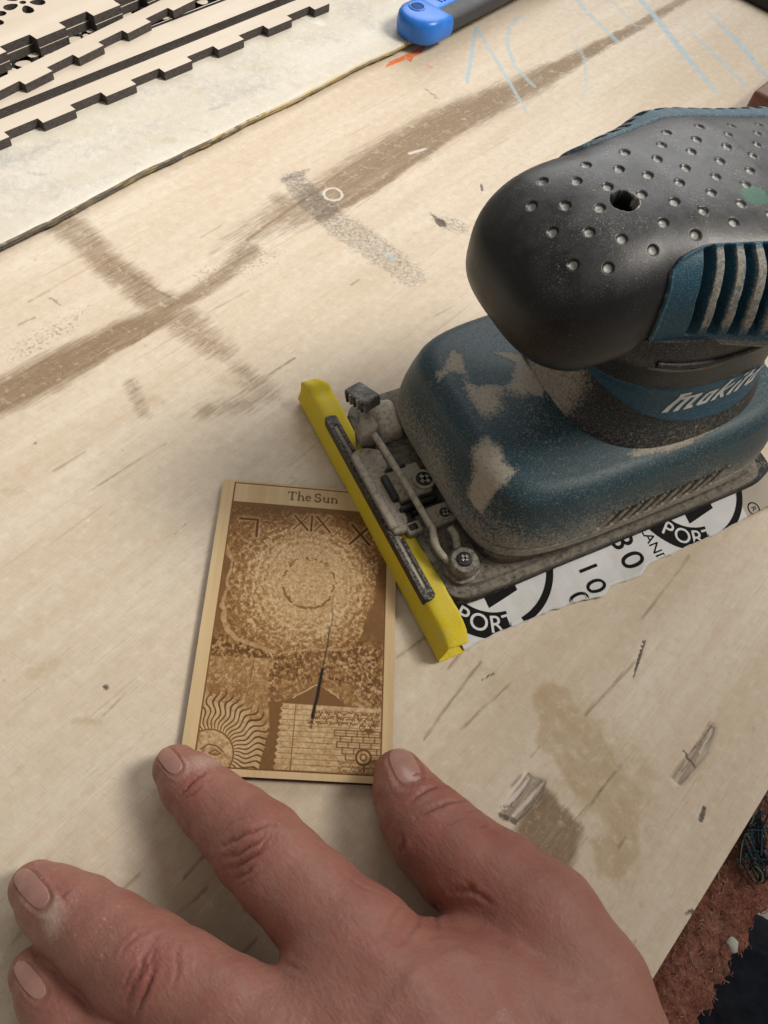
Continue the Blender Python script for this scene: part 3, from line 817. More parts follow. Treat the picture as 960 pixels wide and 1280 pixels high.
def char_grey():
    g = G('charred_cut_edge', .7, .3)
    n = g.noise(1, 4, .7, g.map(scale=(500, 500, 1400)))
    sp = g.noise(1300, 2, .6)
    c = g.mix(g.mr(n, .3, .7), (0.03, 0.025, 0.024), (0.085, 0.073, 0.068))
    c = g.mix(g.ma('MULTIPLY', g.mr(sp, .6, .75), .5), c, (0.22, 0.19, 0.17))
    return g.out(c)


M_PLY, M_CHAR = pale_ply(), char_grey()


def uvw(p): return np.array([p @ GU, p @ GV])
def xy(u, v): return (u * GU[0] + v * GV[0], u * GU[1] + v * GV[1])


def strip(name, p_out, p_in, width, pitch, u_off, u0, u1, z0, z1, label, group, tabs=True, rot=0.0, holes=None, back_tabs=False):
    """long piece with finger joints on the near side (v outer = tabs, v inner = notches)"""
    vo, vi = p_out, p_in
    pts = []
    if tabs:
        k0 = int(math.floor((u0 - u_off) / pitch)) - 1; k1 = int(math.ceil((u1 - u_off) / pitch)) + 1
        for k in range(k0, k1):
            a0 = u_off + k * pitch; b0_ = a0 + pitch / 2; c0 = a0 + pitch
            for u, v in ((a0, vo), (b0_, vo), (b0_, vi), (c0, vi)):
                if u0 <= u <= u1: pts.append((u, v))
        pts = [(u0, pts[0][1])] + pts + [(u1, pts[-1][1])]
    else:
        pts = [(u0, vo), (u1, vo)]
    vb = vo - width
    pts += [(u1, vb), (u0, vb)]
    c = ((u0 + u1) / 2, vo)
    ca, sa = math.cos(rot), math.sin(rot)
    tr = lambda q: xy(c[0] + (q[0] - c[0]) * ca - (q[1] - c[1]) * sa, c[1] + (q[0] - c[0]) * sa + (q[1] - c[1]) * ca)
    loops = [[tr(q) for q in pts]] + [[tr(q) for q in h] for h in (holes or [])]
    o = curve_shape(name, loops, z0, z1, [M_PLY, M_CHAR])
    props(o, label, 'wooden piece', group)
    return o


def petal(c, a, L, w, n=12):
    out = []
    for t in np.linspace(0, 2 * math.pi, n, endpoint=False):
        x = L * (math.cos(t) * .5 + .5); y = w * math.sin(t) * (0.55 + .45 * math.cos(t * .5) ** 2)
        out.append((c[0] + x * math.cos(a) - y * math.sin(a), c[1] + x * math.sin(a) + y * math.cos(a)))
    return out


def flower_holes(u0, u1, v0, v1, step, seed):
    r = np.random.default_rng(seed); H = []
    for i, u in enumerate(np.arange(u0, u1, step)):
        for j, v in enumerate(np.arange(v0, v1, step)):
            c = (u + (j % 2) * step / 2, v)
            k = r.integers(5, 7); a0 = r.uniform(0, 6)
            H.append([(c[0] + 2.0 * math.cos(t), c[1] + 2.0 * math.sin(t)) for t in np.linspace(0, 6.28, 9)[:-1]])
            for q in range(k):
                a = a0 + q * 2 * math.pi / k
                H.append(petal((c[0] + 3.6 * math.cos(a), c[1] + 3.6 * math.sin(a)), a, step * .5 - 3.9, 3.5 if k == 6 else 4.2))
            if i % 2 == 0: H.append([(c[0] + step / 2 + (3.2 + 1.2 * math.cos(3 * t)) * math.cos(t), c[1] + (3.2 + 1.2 * math.cos(3 * t)) * math.sin(t)) for t in np.linspace(0, 6.28, 19)[:-1]]) if k == 99 else None
    return H


BZ = BT + .3
TH = 5.0
PG = 'laser cut plywood pieces'
strip('finger_joint_strip', -299.0, -304.0, 15.5, 40.6, 101.6, 40, 318, BZ, BZ + TH, 'nearest pale wooden strip with charred finger joints, flat on the worn board', PG, rot=.012)
strip('straight_strip', -321.5, -321.5, 17.5, 1, 0, 40, 420, BZ, BZ + TH, 'wooden strip with a straight charred edge, just behind the nearest jointed strip', PG, tabs=False, rot=.012)
strip('finger_joint_strip', -331.5, -336.0, 13.5, 38.0, 110.5, 40, 262, BZ + TH + .15, BZ + 2 * TH, 'slanting finger jointed strip lying across the straight edged strip', PG, rot=-.115)
gk = G('cutout_shade_sheet', .8, .2)  # added sheet; its black stands for the shade inside the fretwork cutouts
M_CUTSHADE = gk.out((0.006, 0.006, 0.007), .8)
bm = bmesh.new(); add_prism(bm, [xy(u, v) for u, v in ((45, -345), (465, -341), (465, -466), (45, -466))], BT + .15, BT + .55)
bs_ = bm_obj('cutout_shade_sheet', bm, M_CUTSHADE); props(bs_, 'thin black sheet added under the fretwork panel as the shade in its cutouts', 'sheet')
BZ += .5
strip('fretwork_panel', -340.5, -340.5, 130, 1, 0, 40, 470, BZ + .1, BZ + TH - .3, 'fretwork panel with dark flower cutouts, lowest layer behind the straight strip', PG, tabs=False, rot=.012,
      holes=flower_holes(66, 455, -458, -350, 26, 3))
BZ -= .5
strip('stacked_panel', -353.0, -359.0, 75, 40.0, 137.3, 40, 300, BZ + TH, BZ + 2 * TH - .1, 'lower of two stacked finger jointed panels in the far left corner', PG, rot=-.05)
strip('stacked_panel', -353.4, -359.6, 75, 40.0, 137.0, 40, 300, BZ + 2 * TH + .1, BZ + 3 * TH, 'upper finger jointed panel with flower cutouts, top of the far left stack', PG, rot=-.05,
      holes=flower_holes(90, 285, -415, -376, 26, 8))
# ------------------------------------------------------------------ finishing sander (local mm: a = length, b = across, z up)
S_O = np.array([30.5, 49.1, 0.0]); S_ANG = math.radians(27.5)
S_A = np.array([math.cos(S_ANG), math.sin(S_ANG), 0]); S_B = np.array([-math.sin(S_ANG), math.cos(S_ANG), 0])


def dust_mix(g, c, amount, dustcol=(0.42, 0.37, 0.30)):
    return g.mix(amount, c, dustcol)


def grip_material():
    g = G('black_soft_grip', .5, .35)
    n = g.noise(55, 5, .65); n2 = g.noise(1100, 3, .7); sp = g.noise(2600, 2, .5); bl = g.noise(170, 4, .7)
    c = g.mix(g.mr(n, .35, .7), (0.007, 0.007, 0.0085), (0.014, 0.0145, 0.017))
    nz = g.n('ShaderNodeSeparateXYZ', {0: g.n('ShaderNodeNewGeometry').outputs['Normal']}).outputs[2]
    up = g.mr(nz, .45, .97)
    film = g.ma('MULTIPLY', up, g.mr(g.ma('ADD', g.ma('MULTIPLY', n, .5), g.ma('MULTIPLY', bl, .5)), .34, .64, .02, .36))
    c = g.mix(film, c, (0.175, 0.175, 0.18))
    spk = g.ma('MULTIPLY', g.mr(sp, .58, .68), g.mr(n2, .30, .6))
    spk = g.ma('MULTIPLY', spk, g.mr(g.noise(70, 3, .6), .42, .62, .15, 1.0))
    c = g.mix(g.ma('MULTIPLY', spk, g.ma('ADD', g.ma('MULTIPLY', up, .55), .16)), c, (0.42, 0.40, 0.36))
    c = g.mix(g.ma('MULTIPLY', g.mr(g.attr('dimple'), .25, .8), g.mr(g.noise(900, 3, .6), .3, .6, .35, .8)), c, (0.50, 0.485, 0.46))
    c = g.mix(g.ma('MULTIPLY', g.mr(g.ma('ADD', g.attr('green'), g.ma('MULTIPLY', g.ma('SUBTRACT', bl, .5), .9)), .4, .6), .6), c, (0.03, 0.16, 0.09))
    c = g.mix(g.ma('MULTIPLY', g.mr(g.ma('ADD', g.attr('rim'), g.ma('MULTIPLY', g.ma('SUBTRACT', bl, .5), 1.6)), .55, .8), .8), c, (0.60, 0.58, 0.54))
    return g.out(c, g.mr(n, .3, .7, .30, .48), g.bump(n2, .16, .0003))


def teal_material(name='teal_housing', dust=1.0, c1=(0.004, 0.030, 0.046), c2=(0.007, 0.043, 0.062)):
    g = G(name, .5, .4)
    n = g.noise(60, 5, .65); sp = g.noise(1500, 2, .6); sp2 = g.noise(2800, 2, .5)
    c = g.mix(g.mr(n, .3, .7), c1, c2)
    a = g.ma('MULTIPLY', g.attr('dust'), dust)
    tex = g.noise(900, 4, .75)
    m = g.mr(g.ma('ADD', a, g.ma('MULTIPLY', g.ma('SUBTRACT', tex, .5), 1.35)), .38, .80)
    m = g.ma('MULTIPLY', m, g.mr(a, .03, .25))
    c = dust_mix(g, c, g.ma('MULTIPLY', m, .88))
    c = g.mix(g.ma('MULTIPLY', g.mr(sp2, .57, .70), .42 * min(dust, 1)), c, (0.36, 0.36, 0.34))
    c = g.mix(g.ma('MULTIPLY', g.mr(sp, .50, .72), .20), c, (0.20, 0.24, 0.24))
    h = g.ma('ADD', g.ma('MULTIPLY', tex, m), g.ma('MULTIPLY', sp2, .35))
    return g.out(c, g.mr(m, 0, 1, .46, .9), g.bump(h, .42, .0007))


def dusty_material(name, base, dustcol=(0.40, 0.355, 0.29), amount=.55, rough=.6, metal=0.0, up=True, scale=260):
    g = G(name, rough, .4)
    n = g.noise(scale, 5, .7); f = g.noise(scale * 5, 3, .7)
    if up:
        nz = g.n('ShaderNodeSeparateXYZ', {0: g.n('ShaderNodeNewGeometry').outputs['Normal']}).outputs[2]
        u = g.mr(nz, -.3, .9, .25, 1.0)
    else: u = 1.0
    thr = .72 - amount * .5
    m = g.mr(g.ma('ADD', g.ma('MULTIPLY', n, .75), g.ma('MULTIPLY', f, .25)), thr - .09, thr + .12)
    m = g.ma('MULTIPLY', m, u)
    c = g.mix(m, base, dustcol)
    c = g.mix(g.ma('MULTIPLY', g.mr(f, .5, .75), .25), c, (0.22, 0.20, 0.17))
    g.set(g.p.inputs['Metallic'], g.ma('MULTIPLY', g.ma('SUBTRACT', 1.0, m), metal))
    return g.out(c, g.mr(m, 0, 1, rough, .92), g.bump(g.ma('ADD', f, n), .4, .0006))


M_GRIP = grip_material()
M_TEAL = teal_material()
M_PANEL = teal_material('blue_vent_panel', .8, (0.004, 0.048, 0.085), (0.007, 0.066, 0.112))
M_MOTOR = teal_material('black_motor_housing', 1.0, (0.008, 0.008, 0.009), (0.015, 0.015, 0.017))
M_BLACK = dusty_material('black_plastic', (0.013, 0.013, 0.015), amount=.16, rough=.42, scale=420)
M_BLACKCLEAN = dusty_material('black_rubber', (0.010, 0.010, 0.011), amount=.05, rough=.5)
M_PLATE = dusty_material('dusty_base_plate', (0.022, 0.022, 0.024), (0.22, 0.195, 0.155), amount=.58, rough=.6, scale=420)
M_FOAM = dusty_material('grey_foam', (0.03, 0.03, 0.032), amount=.25, rough=.9)
M_METAL = dusty_material('dusty_steel', (0.10, 0.10, 0.10), (0.46, 0.41, 0.335), amount=.66, rough=.5, metal=.4, scale=520)
M_RAIL = dusty_material('dark_steel_rail', (0.022, 0.021, 0.023), (0.36, 0.32, 0.27), amount=.30, rough=.42, metal=.3, scale=700)
M_DUSTY = dusty_material('dust_caked_plastic', (0.03, 0.028, 0.026), (0.40, 0.355, 0.29), amount=.66, rough=.7, scale=600)
M_SCREW = dusty_material('screw_steel', (0.30, 0.29, 0.27), (0.42, 0.38, 0.32), amount=.35, rough=.35, metal=.9)

sander = empty('finishing_sander', S_O, S_ANG)
props(sander, 'dusty teal and black electric finishing sander with a dimpled grip', 'power sander')


def rbox(c, hx, hy, n, m=48, ex=None):
    """outline points of a superellipse rectangle"""
    th = np.linspace(0, 2 * np.pi, m, endpoint=False)
    ex = ex or n
    x = hx * np.sign(np.cos(th)) * np.abs(np.cos(th)) ** (2 / n)
    y = hy * np.sign(np.sin(th)) * np.abs(np.sin(th)) ** (2 / ex)
    return np.stack([c[0] + x, c[1] + y], 1)


def loft(name, rings, mat_, attrs=None, close=True, parent=None, flip=False, smooth=True):
    """rings: list of (m,3)"""
    n, m = len(rings), len(rings[0])
    V = np.vstack(rings); F = [tuple(q) for q in grid_faces(n, m, True)]
    if close:
        F.append(tuple(range(m))[::-1]); F.append(tuple((n - 1) * m + k for k in range(m)))
    o = mesh(name, V, F, mat_, parent, smooth, attrs)
    bm = bmesh.new(); bm.from_mesh(o.data); bmesh.ops.recalc_face_normals(bm, faces=bm.faces[:]); bm.to_mesh(o.data); bm.free()
    if smooth: o.data.set_sharp_from_angle(angle=math.radians(50))
    return o


def z3(L, z): return np.c_[L, np.full(len(L), z)]


# pad and plates
loft('foam_pad', [z3(rbox((88, 0), 86, 50.5, 16, 80), z) for z in (2.2, 9.0)], M_FOAM, parent=sander)
loft('base_plate', [z3(rbox((84, 0), 80 + d, 51 + d, 14, 96), z) for z, d in ((9.1, 0), (10.2, .8), (12.6, .8), (13.2, .2), (13.3, -2.5), (14.6, -3.2))], M_PLATE, parent=sander)
loft('skirt_plate', [z3(rbox((92, 0), 70 + d, 47 + d, 8, 96), z) for z, d in ((14.4, 0), (18.5, 0), (19.5, -1.5), (23.5, -3))], M_PLATE, parent=sander)

# teal lower housing ------------------------------------------------
AF, AR, HB, ZB, ZT, SH = 18.8, 168.5, 51.0, 20.6, 58.0, 21.0
hcx, hhx = (AF + AR) / 2, (AR - AF) / 2
rings, NM = [], 360
prof = [(2.6, ZB), (.9, ZB + .3), (0.1, ZB + 1.4), (0, ZB + 3), (.1, ZB + 6.0), (.85, ZB + 6.3), (.95, ZB + 6.9), (.2, ZB + 7.2), (.25, ZB + 7.6)]
for t in np.linspace(.05, 1, 16): prof.append((.25 + 3.4 * t ** 1.5, ZB + 8 + 20.0 * t))
for t in np.linspace(.05, 1, 22):
    ph = t * math.pi / 2 * .93
    prof.append((3.65 + 1.2 * math.sin(ph) + 7.6 * (1 - math.cos(ph)), ZB + 28.0 + 7.4 * math.sin(ph)))
_i0, _z0 = prof[-1]
for t in np.linspace(.05, 1, 20): prof.append((_i0 + t * 32, _z0 + 5.6 * t - .6 * t * t))
for ins, z in prof:
    ex_n, ex_m = 4.2, 5.6
    rings.append(z3(rbox((hcx, 0), hhx - ins, HB - ins, ex_n, NM, ex_m), z))
P = np.vstack(rings); ha, hb_, hz = P.T
dust = np.zeros(len(P))
jx = (vnoise(ha, hb_, 7, 71, 3) - .5) * 3.0; jy = (vnoise(ha, hb_, 7, 72, 3) - .5) * 3.0
for poly in ([(40, 32.3), (42.4, 26), (37.6, 18.5), (38.2, 10.8), (45.8, 6.5), (63.9, 8.7), (57.1, -2.2), (47.1, 0.1), (37.2, -1.9), (33.5, -6.1), (32.1, 0), (33.5, 6.7), (35.9, 17.7), (32.2, 21.3), (25.2, 18.6), (27.1, 23.2), (34.8, 27.2)],
             [(52, 24), (60.5, 19), (68, 10.6), (66, 1), (58, -5), (48.3, 0.3), (52, 8), (56, 13)],
             [(31.2, -10.7), (32.8, -16.1), (30.9, -23.4), (33.2, -29.6), (26.5, -30.8), (20.9, -32.4), (17, -34.2), (17, -27.5), (21.3, -19.6), (23.4, -13.8)],
             [(75.4, -36.1), (88.7, -37.8), (107.7, -41.7), (103, -44.1), (87.6, -42.9), (76.1, -40.5)]):
    c0 = np.mean(poly, axis=0); z0 = 57.0
    dust = np.maximum(dust, .82 * poly_soft(ha + jx * 1.1, hb_ + jy * 1.1, poly, 2.0) * (hz > 38))
dust = np.maximum(dust, .50 * poly_soft(ha + jx, hb_ + jy, [(15.5, 2.4), (17.4, -5.4), (21, -12.5), (15, -20), (9.9, -10.6), (10.9, -4.2)], 2.5) * (hz > 36))
dust = np.maximum(dust, np.interp(hz, [ZB, ZB + 4, ZB + 9, ZB + 16, ZB + 26], [.70, .68, .60, .46, .28]) + .26 * (vnoise(ha, hb_, 18, 73, 3, hz) - .5))
dust = np.maximum(dust, .55 * sstep(9, 0, np.hypot(ha - 24, hb_ + 42)) )
dust = np.maximum(dust, .62 * sstep(3.0, 0.6, np.abs(np.hypot((ha - 108) / 1.19, hb_ + 1) - 39.5)) * (hz > 45))
dust = np.maximum(dust, .40 * (ha < 26) * sstep(46, 30, hz))
housing = loft('lower_housing', rings, M_TEAL, dict(dust=dust), parent=sander)

# row of slanted vent slots low on the near side, their shade painted as black plates -------------------
def hous_b(a, z):
    """outer |b| of the housing at (a, z)"""
    ins = float(np.interp(z, [p[1] for p in prof[:40]], [p[0] for p in prof[:40]]))
    x = abs((a - hcx) / (hhx - ins))
    return (HB - ins) * (1 - min(x, .999) ** 4.2) ** (1 / 5.6)


for side in (-1, 1):
    V, F = [], []
    for k in range(9):
        a0 = 69 + k * 6.3
        pts = []
        for s, (da, z) in enumerate([(-1.3, 29.6), (1.6, 29.8), (7.0, 36.4), (4.2, 36.6)]):
            pts.append((a0 + da, z))
        b0 = len(V)
        for off in (.35, -1.2):
            for (pa, pz) in pts: V.append((pa, side * (hous_b(pa, pz) + off), pz))
        F += [(b0, b0 + 1, b0 + 2, b0 + 3)] + [(b0 + i, b0 + 4 + i, b0 + 4 + (i + 1) % 4, b0 + (i + 1) % 4) for i in range(4)]
    mesh('side_slot_shade', V, F, M_BLACKCLEAN, sander, smooth=False)
    for k in range(10):                                   # dusty ribs standing between the slots
        a0 = 65.6 + k * 6.3
        pts = [(a0 - .9, 29.4), (a0 + 5.4, 37.0)]
        q = [(pa, side * (hous_b(pa, pz) + .2), pz) for pa, pz in (pts[0], ((pts[0][0] + pts[1][0]) / 2, 33.2), pts[1])]
        V, F = tube(smooth_poly(q, 8), .95, 7)
        mesh('slot_rib', V, F, M_DUSTY, sander)

# black motor housing between the lower housing and the grip -------
rings = []
for z, d, sh in [(52, 3.0, 0), (57.0, 2.6, 0), (59.6, 2.2, 0), (61.0, 1.7, 0), (61.8, 1.3, .0), (64, .2, .3), (68, -1.4, .7), (74, -2.6, 1), (80, -2.8, 1), (86, -2.6, 0), (92, -1.6, -1), (97, -.4, -3), (101, 1.0, -6), (105, 2.2, -8), (110, 2.6, -9), (116, 2, -9)]:
    rings.append(z3(rbox((108 + sh, 0), 46.5 + d * .8 - sh * .6, 38.0 + d, 2.7, 140, 2.5), z))
P = np.vstack(rings)
ma_, mb_, mzz = P.T
mdust = np.interp(mzz, [52, 58, 63, 68, 74, 84, 96, 105], [.42, .38, .30, .18, .10, .06, .08, .18]) + .25 * (vnoise(ma_, mb_, 14, 75, 3, mzz) - .5)
mdust = np.maximum(mdust, .74 * sstep(20, 6, np.hypot((ma_ - 62), (mb_ + 2) * .8)) * sstep(92, 70, mzz))
motor = loft('motor_housing', rings, M_MOTOR, dict(dust=mdust), parent=sander)
mz = [52, 57.0, 59.6, 61.0, 61.8, 64, 68, 74, 80, 86, 92, 97, 101, 105, 110, 116]
md = [3.0, 2.6, 2.2, 1.7, 1.3, .2, -1.4, -2.6, -2.8, -2.6, -1.6, -.4, 1.0, 2.2, 2.6, 2]
ms = [0, 0, 0, 0, 0, .3, .7, 1, 1, 0, -1, -3, -6, -8, -9, -9]


def motor_b(a, z):
    d = np.interp(z, mz, md); sh = np.interp(z, mz, ms)
    x = np.minimum(np.abs((a - 108 - sh) / (46.5 + d * .8 - sh * .6)), .999)
    return (38.0 + d) * (1 - x ** 2.7) ** (1 / 2.5)


# grip ---------------------------------------------------------------
GP = dict(a0=21.6, a1=190, ar=60.6)


def grip_surf(aa, th, off=0.0):
    f = np.clip((GP['ar'] - aa) / (GP['ar'] - GP['a0']), 0, 1)
    s = np.clip(1 - f ** 2.9, 0, 1) ** (1 / 2.9); sz = np.clip(1 - f ** 2.3, 0, 1) ** (1 / 2.3)
    W_ = np.interp(aa, [0, 60, 100, 130, 190], [31.5, 31.5, 43.5, 39.4, 36.4])
    T = np.interp(aa, [0, 40, 75, 110, 190], [140.4, 145.3, 147, 145, 132]); B = np.interp(aa, [0, 40, 80, 190], [93.5, 94.5, 108.2, 108.2])
    zc = np.interp(aa, [0, 190], [119.5, 117.5])
    W_ = W_ * s + off; hu = (T - zc) * sz + off; hd = (zc - B) * sz + off
    c, sn = np.cos(th), np.sin(th); p = 2 / 3.1
    y = W_ * np.sign(c) * np.abs(c) ** p
    z = zc + np.where(sn > 0, hu * np.abs(sn) ** p, -hd * np.abs(sn) ** (2 / 3.2))
    return np.stack([np.broadcast_to(aa, y.shape), y, z], -1)


def smooth_interp_fix(A):                                  # soften the kinks of the piecewise profile
    for _ in range(6):
        A[2:-2] = .25 * A[1:-3] + .5 * A[2:-2] + .25 * A[3:-1]
    return A


na, nt = 520, 600
tt = np.linspace(0, 1, na) ** 1.5
aa = (GP['a0'] + 1e-3) + (175 - GP['a0']) * tt
# angles: spaced evenly in arc length of a typical section
th_f = np.linspace(0, 2 * np.pi, 4000); q = grip_surf(np.full(4000, 80.0), th_f); L = np.r_[0, np.cumsum(np.linalg.norm(np.diff(q, axis=0), axis=1))]
ths = np.interp(np.linspace(0, L[-1], nt + 1)[:-1], L, th_f)
S = grip_surf(aa[:, None] + 0 * ths[None], ths[None] + 0 * aa[:, None])
for _ in range(3): S = smooth_interp_fix(S)
Nn = np.cross(np.gradient(S, axis=0), (np.roll(S, -1, 1) - np.roll(S, 1, 1)) / 2)
Nn /= np.maximum(np.linalg.norm(Nn, axis=-1, keepdims=True), 1e-9)
cen = np.stack([aa + 12, 0 * aa, np.full(na, 120.0)], -1)[:, None]
Nn *= np.sign((Nn * (S - cen)).sum(-1, keepdims=True))
dim = np.zeros(S.shape[:2]); disp = np.zeros(S.shape[:2]); rim = np.zeros(S.shape[:2])
DIMP = []
for i in range(-1, 19):
    for j in range(-5, 6):
        if (i + j) % 2: continue
        pa, pb = 35.3 + 7.15 * i, -3.5 + 6.05 * j
        if pa < 33 or pa > 150: continue
        lim = np.interp(pa, [33, 38, 48, 56, 64, 75, 100, 150], [19, 19, 18.5, 20, 21.5, 20.5, 26, 28])
        if abs(pb + 3.0) > lim: continue
        if math.hypot(pa - 57.6, pb + 4.2) < 6: continue
        DIMP.append((pa + .35 * math.sin(i * 3.1 + j), pb + .3 * math.cos(j * 2.3 + i)))
top = S[..., 2] > 130
for pa, pb in DIMP:
    m = (np.abs(S[..., 0] - pa) < 4) & (np.abs(S[..., 1] - pb) < 4) & top
    if not m.any(): continue
    k = np.argmin(np.where(m, np.hypot(S[..., 0] - pa, S[..., 1] - pb), 1e9)); c = S.reshape(-1, 3)[k]
    r = np.linalg.norm(S[m] - c, axis=-1)
    disp[m] -= 1.0 * np.clip(1 - (r / 1.75) ** 2, 0, 1) ** .7
    dim[m] = np.maximum(dim[m], sstep(1.7, .7, r))
hc = np.array([57.6, -4.2])
m = (np.hypot(S[..., 0] - hc[0], S[..., 1] - hc[1]) < 9) & top
r = np.hypot(S[..., 0] - hc[0], S[..., 1] - hc[1])
angh = np.arctan2(S[..., 1] - hc[1], S[..., 0] - hc[0])
rj = r + .10 * np.sin(angh * 5 + 1) + .05 * np.sin(angh * 11)
disp[m] -= 11.0 * sstep(4.25, 3.55, rj[m])
rim[m] = np.maximum(rim[m], sstep(1.0, .1, np.abs(rj[m] - 4.35)) * (.5 + .35 * np.sin(angh[m] + 2.4)))
green = sstep(7, 2, np.hypot((S[..., 0] - 100) / 1.1, S[..., 1] + 14)) * top * .8
# recess carved where the vent panels sit
thd = np.degrees(ths)[None] + 0 * aa[:, None]; A2 = S[..., 0]


def panel_top_deg(s): return np.interp(s, [60, 61.5, 64, 68, 72, 180], [142, 137, 131, 127, 124.5, 124])


for side in (0, 1):
    tdeg = thd if side == 0 else (540 - thd) % 360
    ins = (A2 > 61.5) & (tdeg > panel_top_deg(A2) + 3) & (tdeg < 198)
    disp[ins] = -9.0
Sd = S + Nn * disp[..., None]
Sd[0] = Sd[1].mean(0)
V = Sd.reshape(-1, 3)
F = grid_faces(na, nt, True)
grip = mesh('grip', V, F[:, ::-1], M_GRIP, sander, attrs=dict(dimple=dim.ravel(), rim=rim.ravel(), green=green.ravel()))
# make sure normals face outwards
me = grip.data
if me.polygons[len(me.polygons) // 2].normal.dot(Vector(Nn.reshape(-1, 3)[F[len(F) // 2][0]])) < 0: me.flip_normals()

# blue vent panels, near side and far side -------------------------
ns, npt = 420, 150
sv = np.linspace(60.0, 175, ns); tv = np.linspace(0, 1, npt)
for side in (0, 1):
    st = sv[:, None] + 0 * tv[None]
    td = panel_top_deg(st) * (1 - tv[None]) + 197.0 * tv[None]
    bow = np.interp(td, [120, 150, 165, 180, 197], [1.6, -.6, -.9, .8, 2.4])
    a_ = st + bow * sstep(60, 66, st) + np.interp(td, [130, 146, 170, 197], [1.5, -.2, -.9, 1.4]) * sstep(66, 60, st)
    th_ = np.radians(td if side == 0 else (540 - td) % 360)
    S_ = grip_surf(a_, th_)
    for _ in range(2): S_ = smooth_interp_fix(S_)
    N_ = np.cross(np.gradient(S_, axis=0), np.gradient(S_, axis=1)); N_ /= np.maximum(np.linalg.norm(N_, axis=-1, keepdims=True), 1e-9)
    N_ *= np.sign((N_ * (S_ - np.array([100, 0, 120.0]))).sum(-1, keepdims=True))
    dpt = .75 + (3.0 if side == 0 else 2.5) * sstep(68 if side == 0 else 82, 110, st) * sstep(.02, .34, tv[None] + 0 * st)
    brd = np.minimum(np.minimum((st - 60) / .7, (td - panel_top_deg(st)) / 2.2), (197 - td) / 2.0)
    dpt -= 2.6 * sstep(1.0, 0, brd)
    dpt += .35 * sstep(2.5, 1.0, brd) * sstep(.8, 1.1, brd)
    slot = np.zeros(st.shape); fin = np.zeros(st.shape)
    for k in range(15):
        c = 72.2 + 6.35 * k
        t0_ = panel_top_deg(st) + (0 if side == 0 else 12 * sstep(82, 92, st))
        along = sstep(t0_ + 3.0, t0_ + 6, td) * sstep(181.0, 178.5, td)
        slot = np.maximum(slot, sstep(1.85, 1.55, np.abs(st - c)) * along)
        fin = np.maximum(fin, sstep(1.5, 1.1, np.abs(st - c - 3.15)) * sstep(128, 133, td) * sstep(182, 176, td))
    dpt -= 6.5 * slot
    Sp = S_ + N_ * dpt[..., None]
    ds = (.72 if side == 0 else .30) * fin * (1 - slot) + .22 + .45 * sstep(180, 188, td) + .25 * sstep(2.6, 1.2, brd)
    ds = ds * (1 - slot) + .05 * slot
    F = grid_faces(ns, npt)
    po = mesh('vent_panel', Sp.reshape(-1, 3), F, M_PANEL, sander, attrs=dict(dust=np.clip(ds, 0, .85).ravel()))
    me = po.data
    if me.polygons[len(F) // 2].normal.dot(Vector(N_.reshape(-1, 3)[F[len(F) // 2][0]])) < 0: me.flip_normals()

# seam lip under the near panel and the eye shaped air slot ---------
for side in (-1, 1):
    q = [(a, side * (motor_b(a, z) + .2), z) for a, z in ((66, 107), (72, 106.0), (84, 105), (100, 104.5), (120, 105))]
    V, F = tube(smooth_poly(q, 30), 1.1, 8); mesh('seam_lip', V, F, M_BLACK, sander)
    pts = [(67, 104.2), (74, 103.9), (84, 102.9), (92, 101.5), (94.5, 99.8), (90, 99.4), (82, 100.5), (74, 102.3)]
    V = [(a, side * (motor_b(a, z) + .35), z) for a, z in pts] + [(a, side * (motor_b(a, z) - 1.0), z) for a, z in pts]
    n = len(pts); F = [tuple(range(n))] + [(i, n + i, n + (i + 1) % n, (i + 1) % n) for i in range(n)]
    mesh('air_slot', V, F, M_BLACKCLEAN, sander, smooth=False)
    q = [(a, side * (motor_b(a, z) + .15), z) for a, z in ((66, 103.6), (74, 101.2), (83, 99.2), (91, 98.2), (96, 98.6))]
    V, F = tube(smooth_poly(q, 24), .75, 7); mesh('slot_lip', V, F, M_DUSTY, sander)

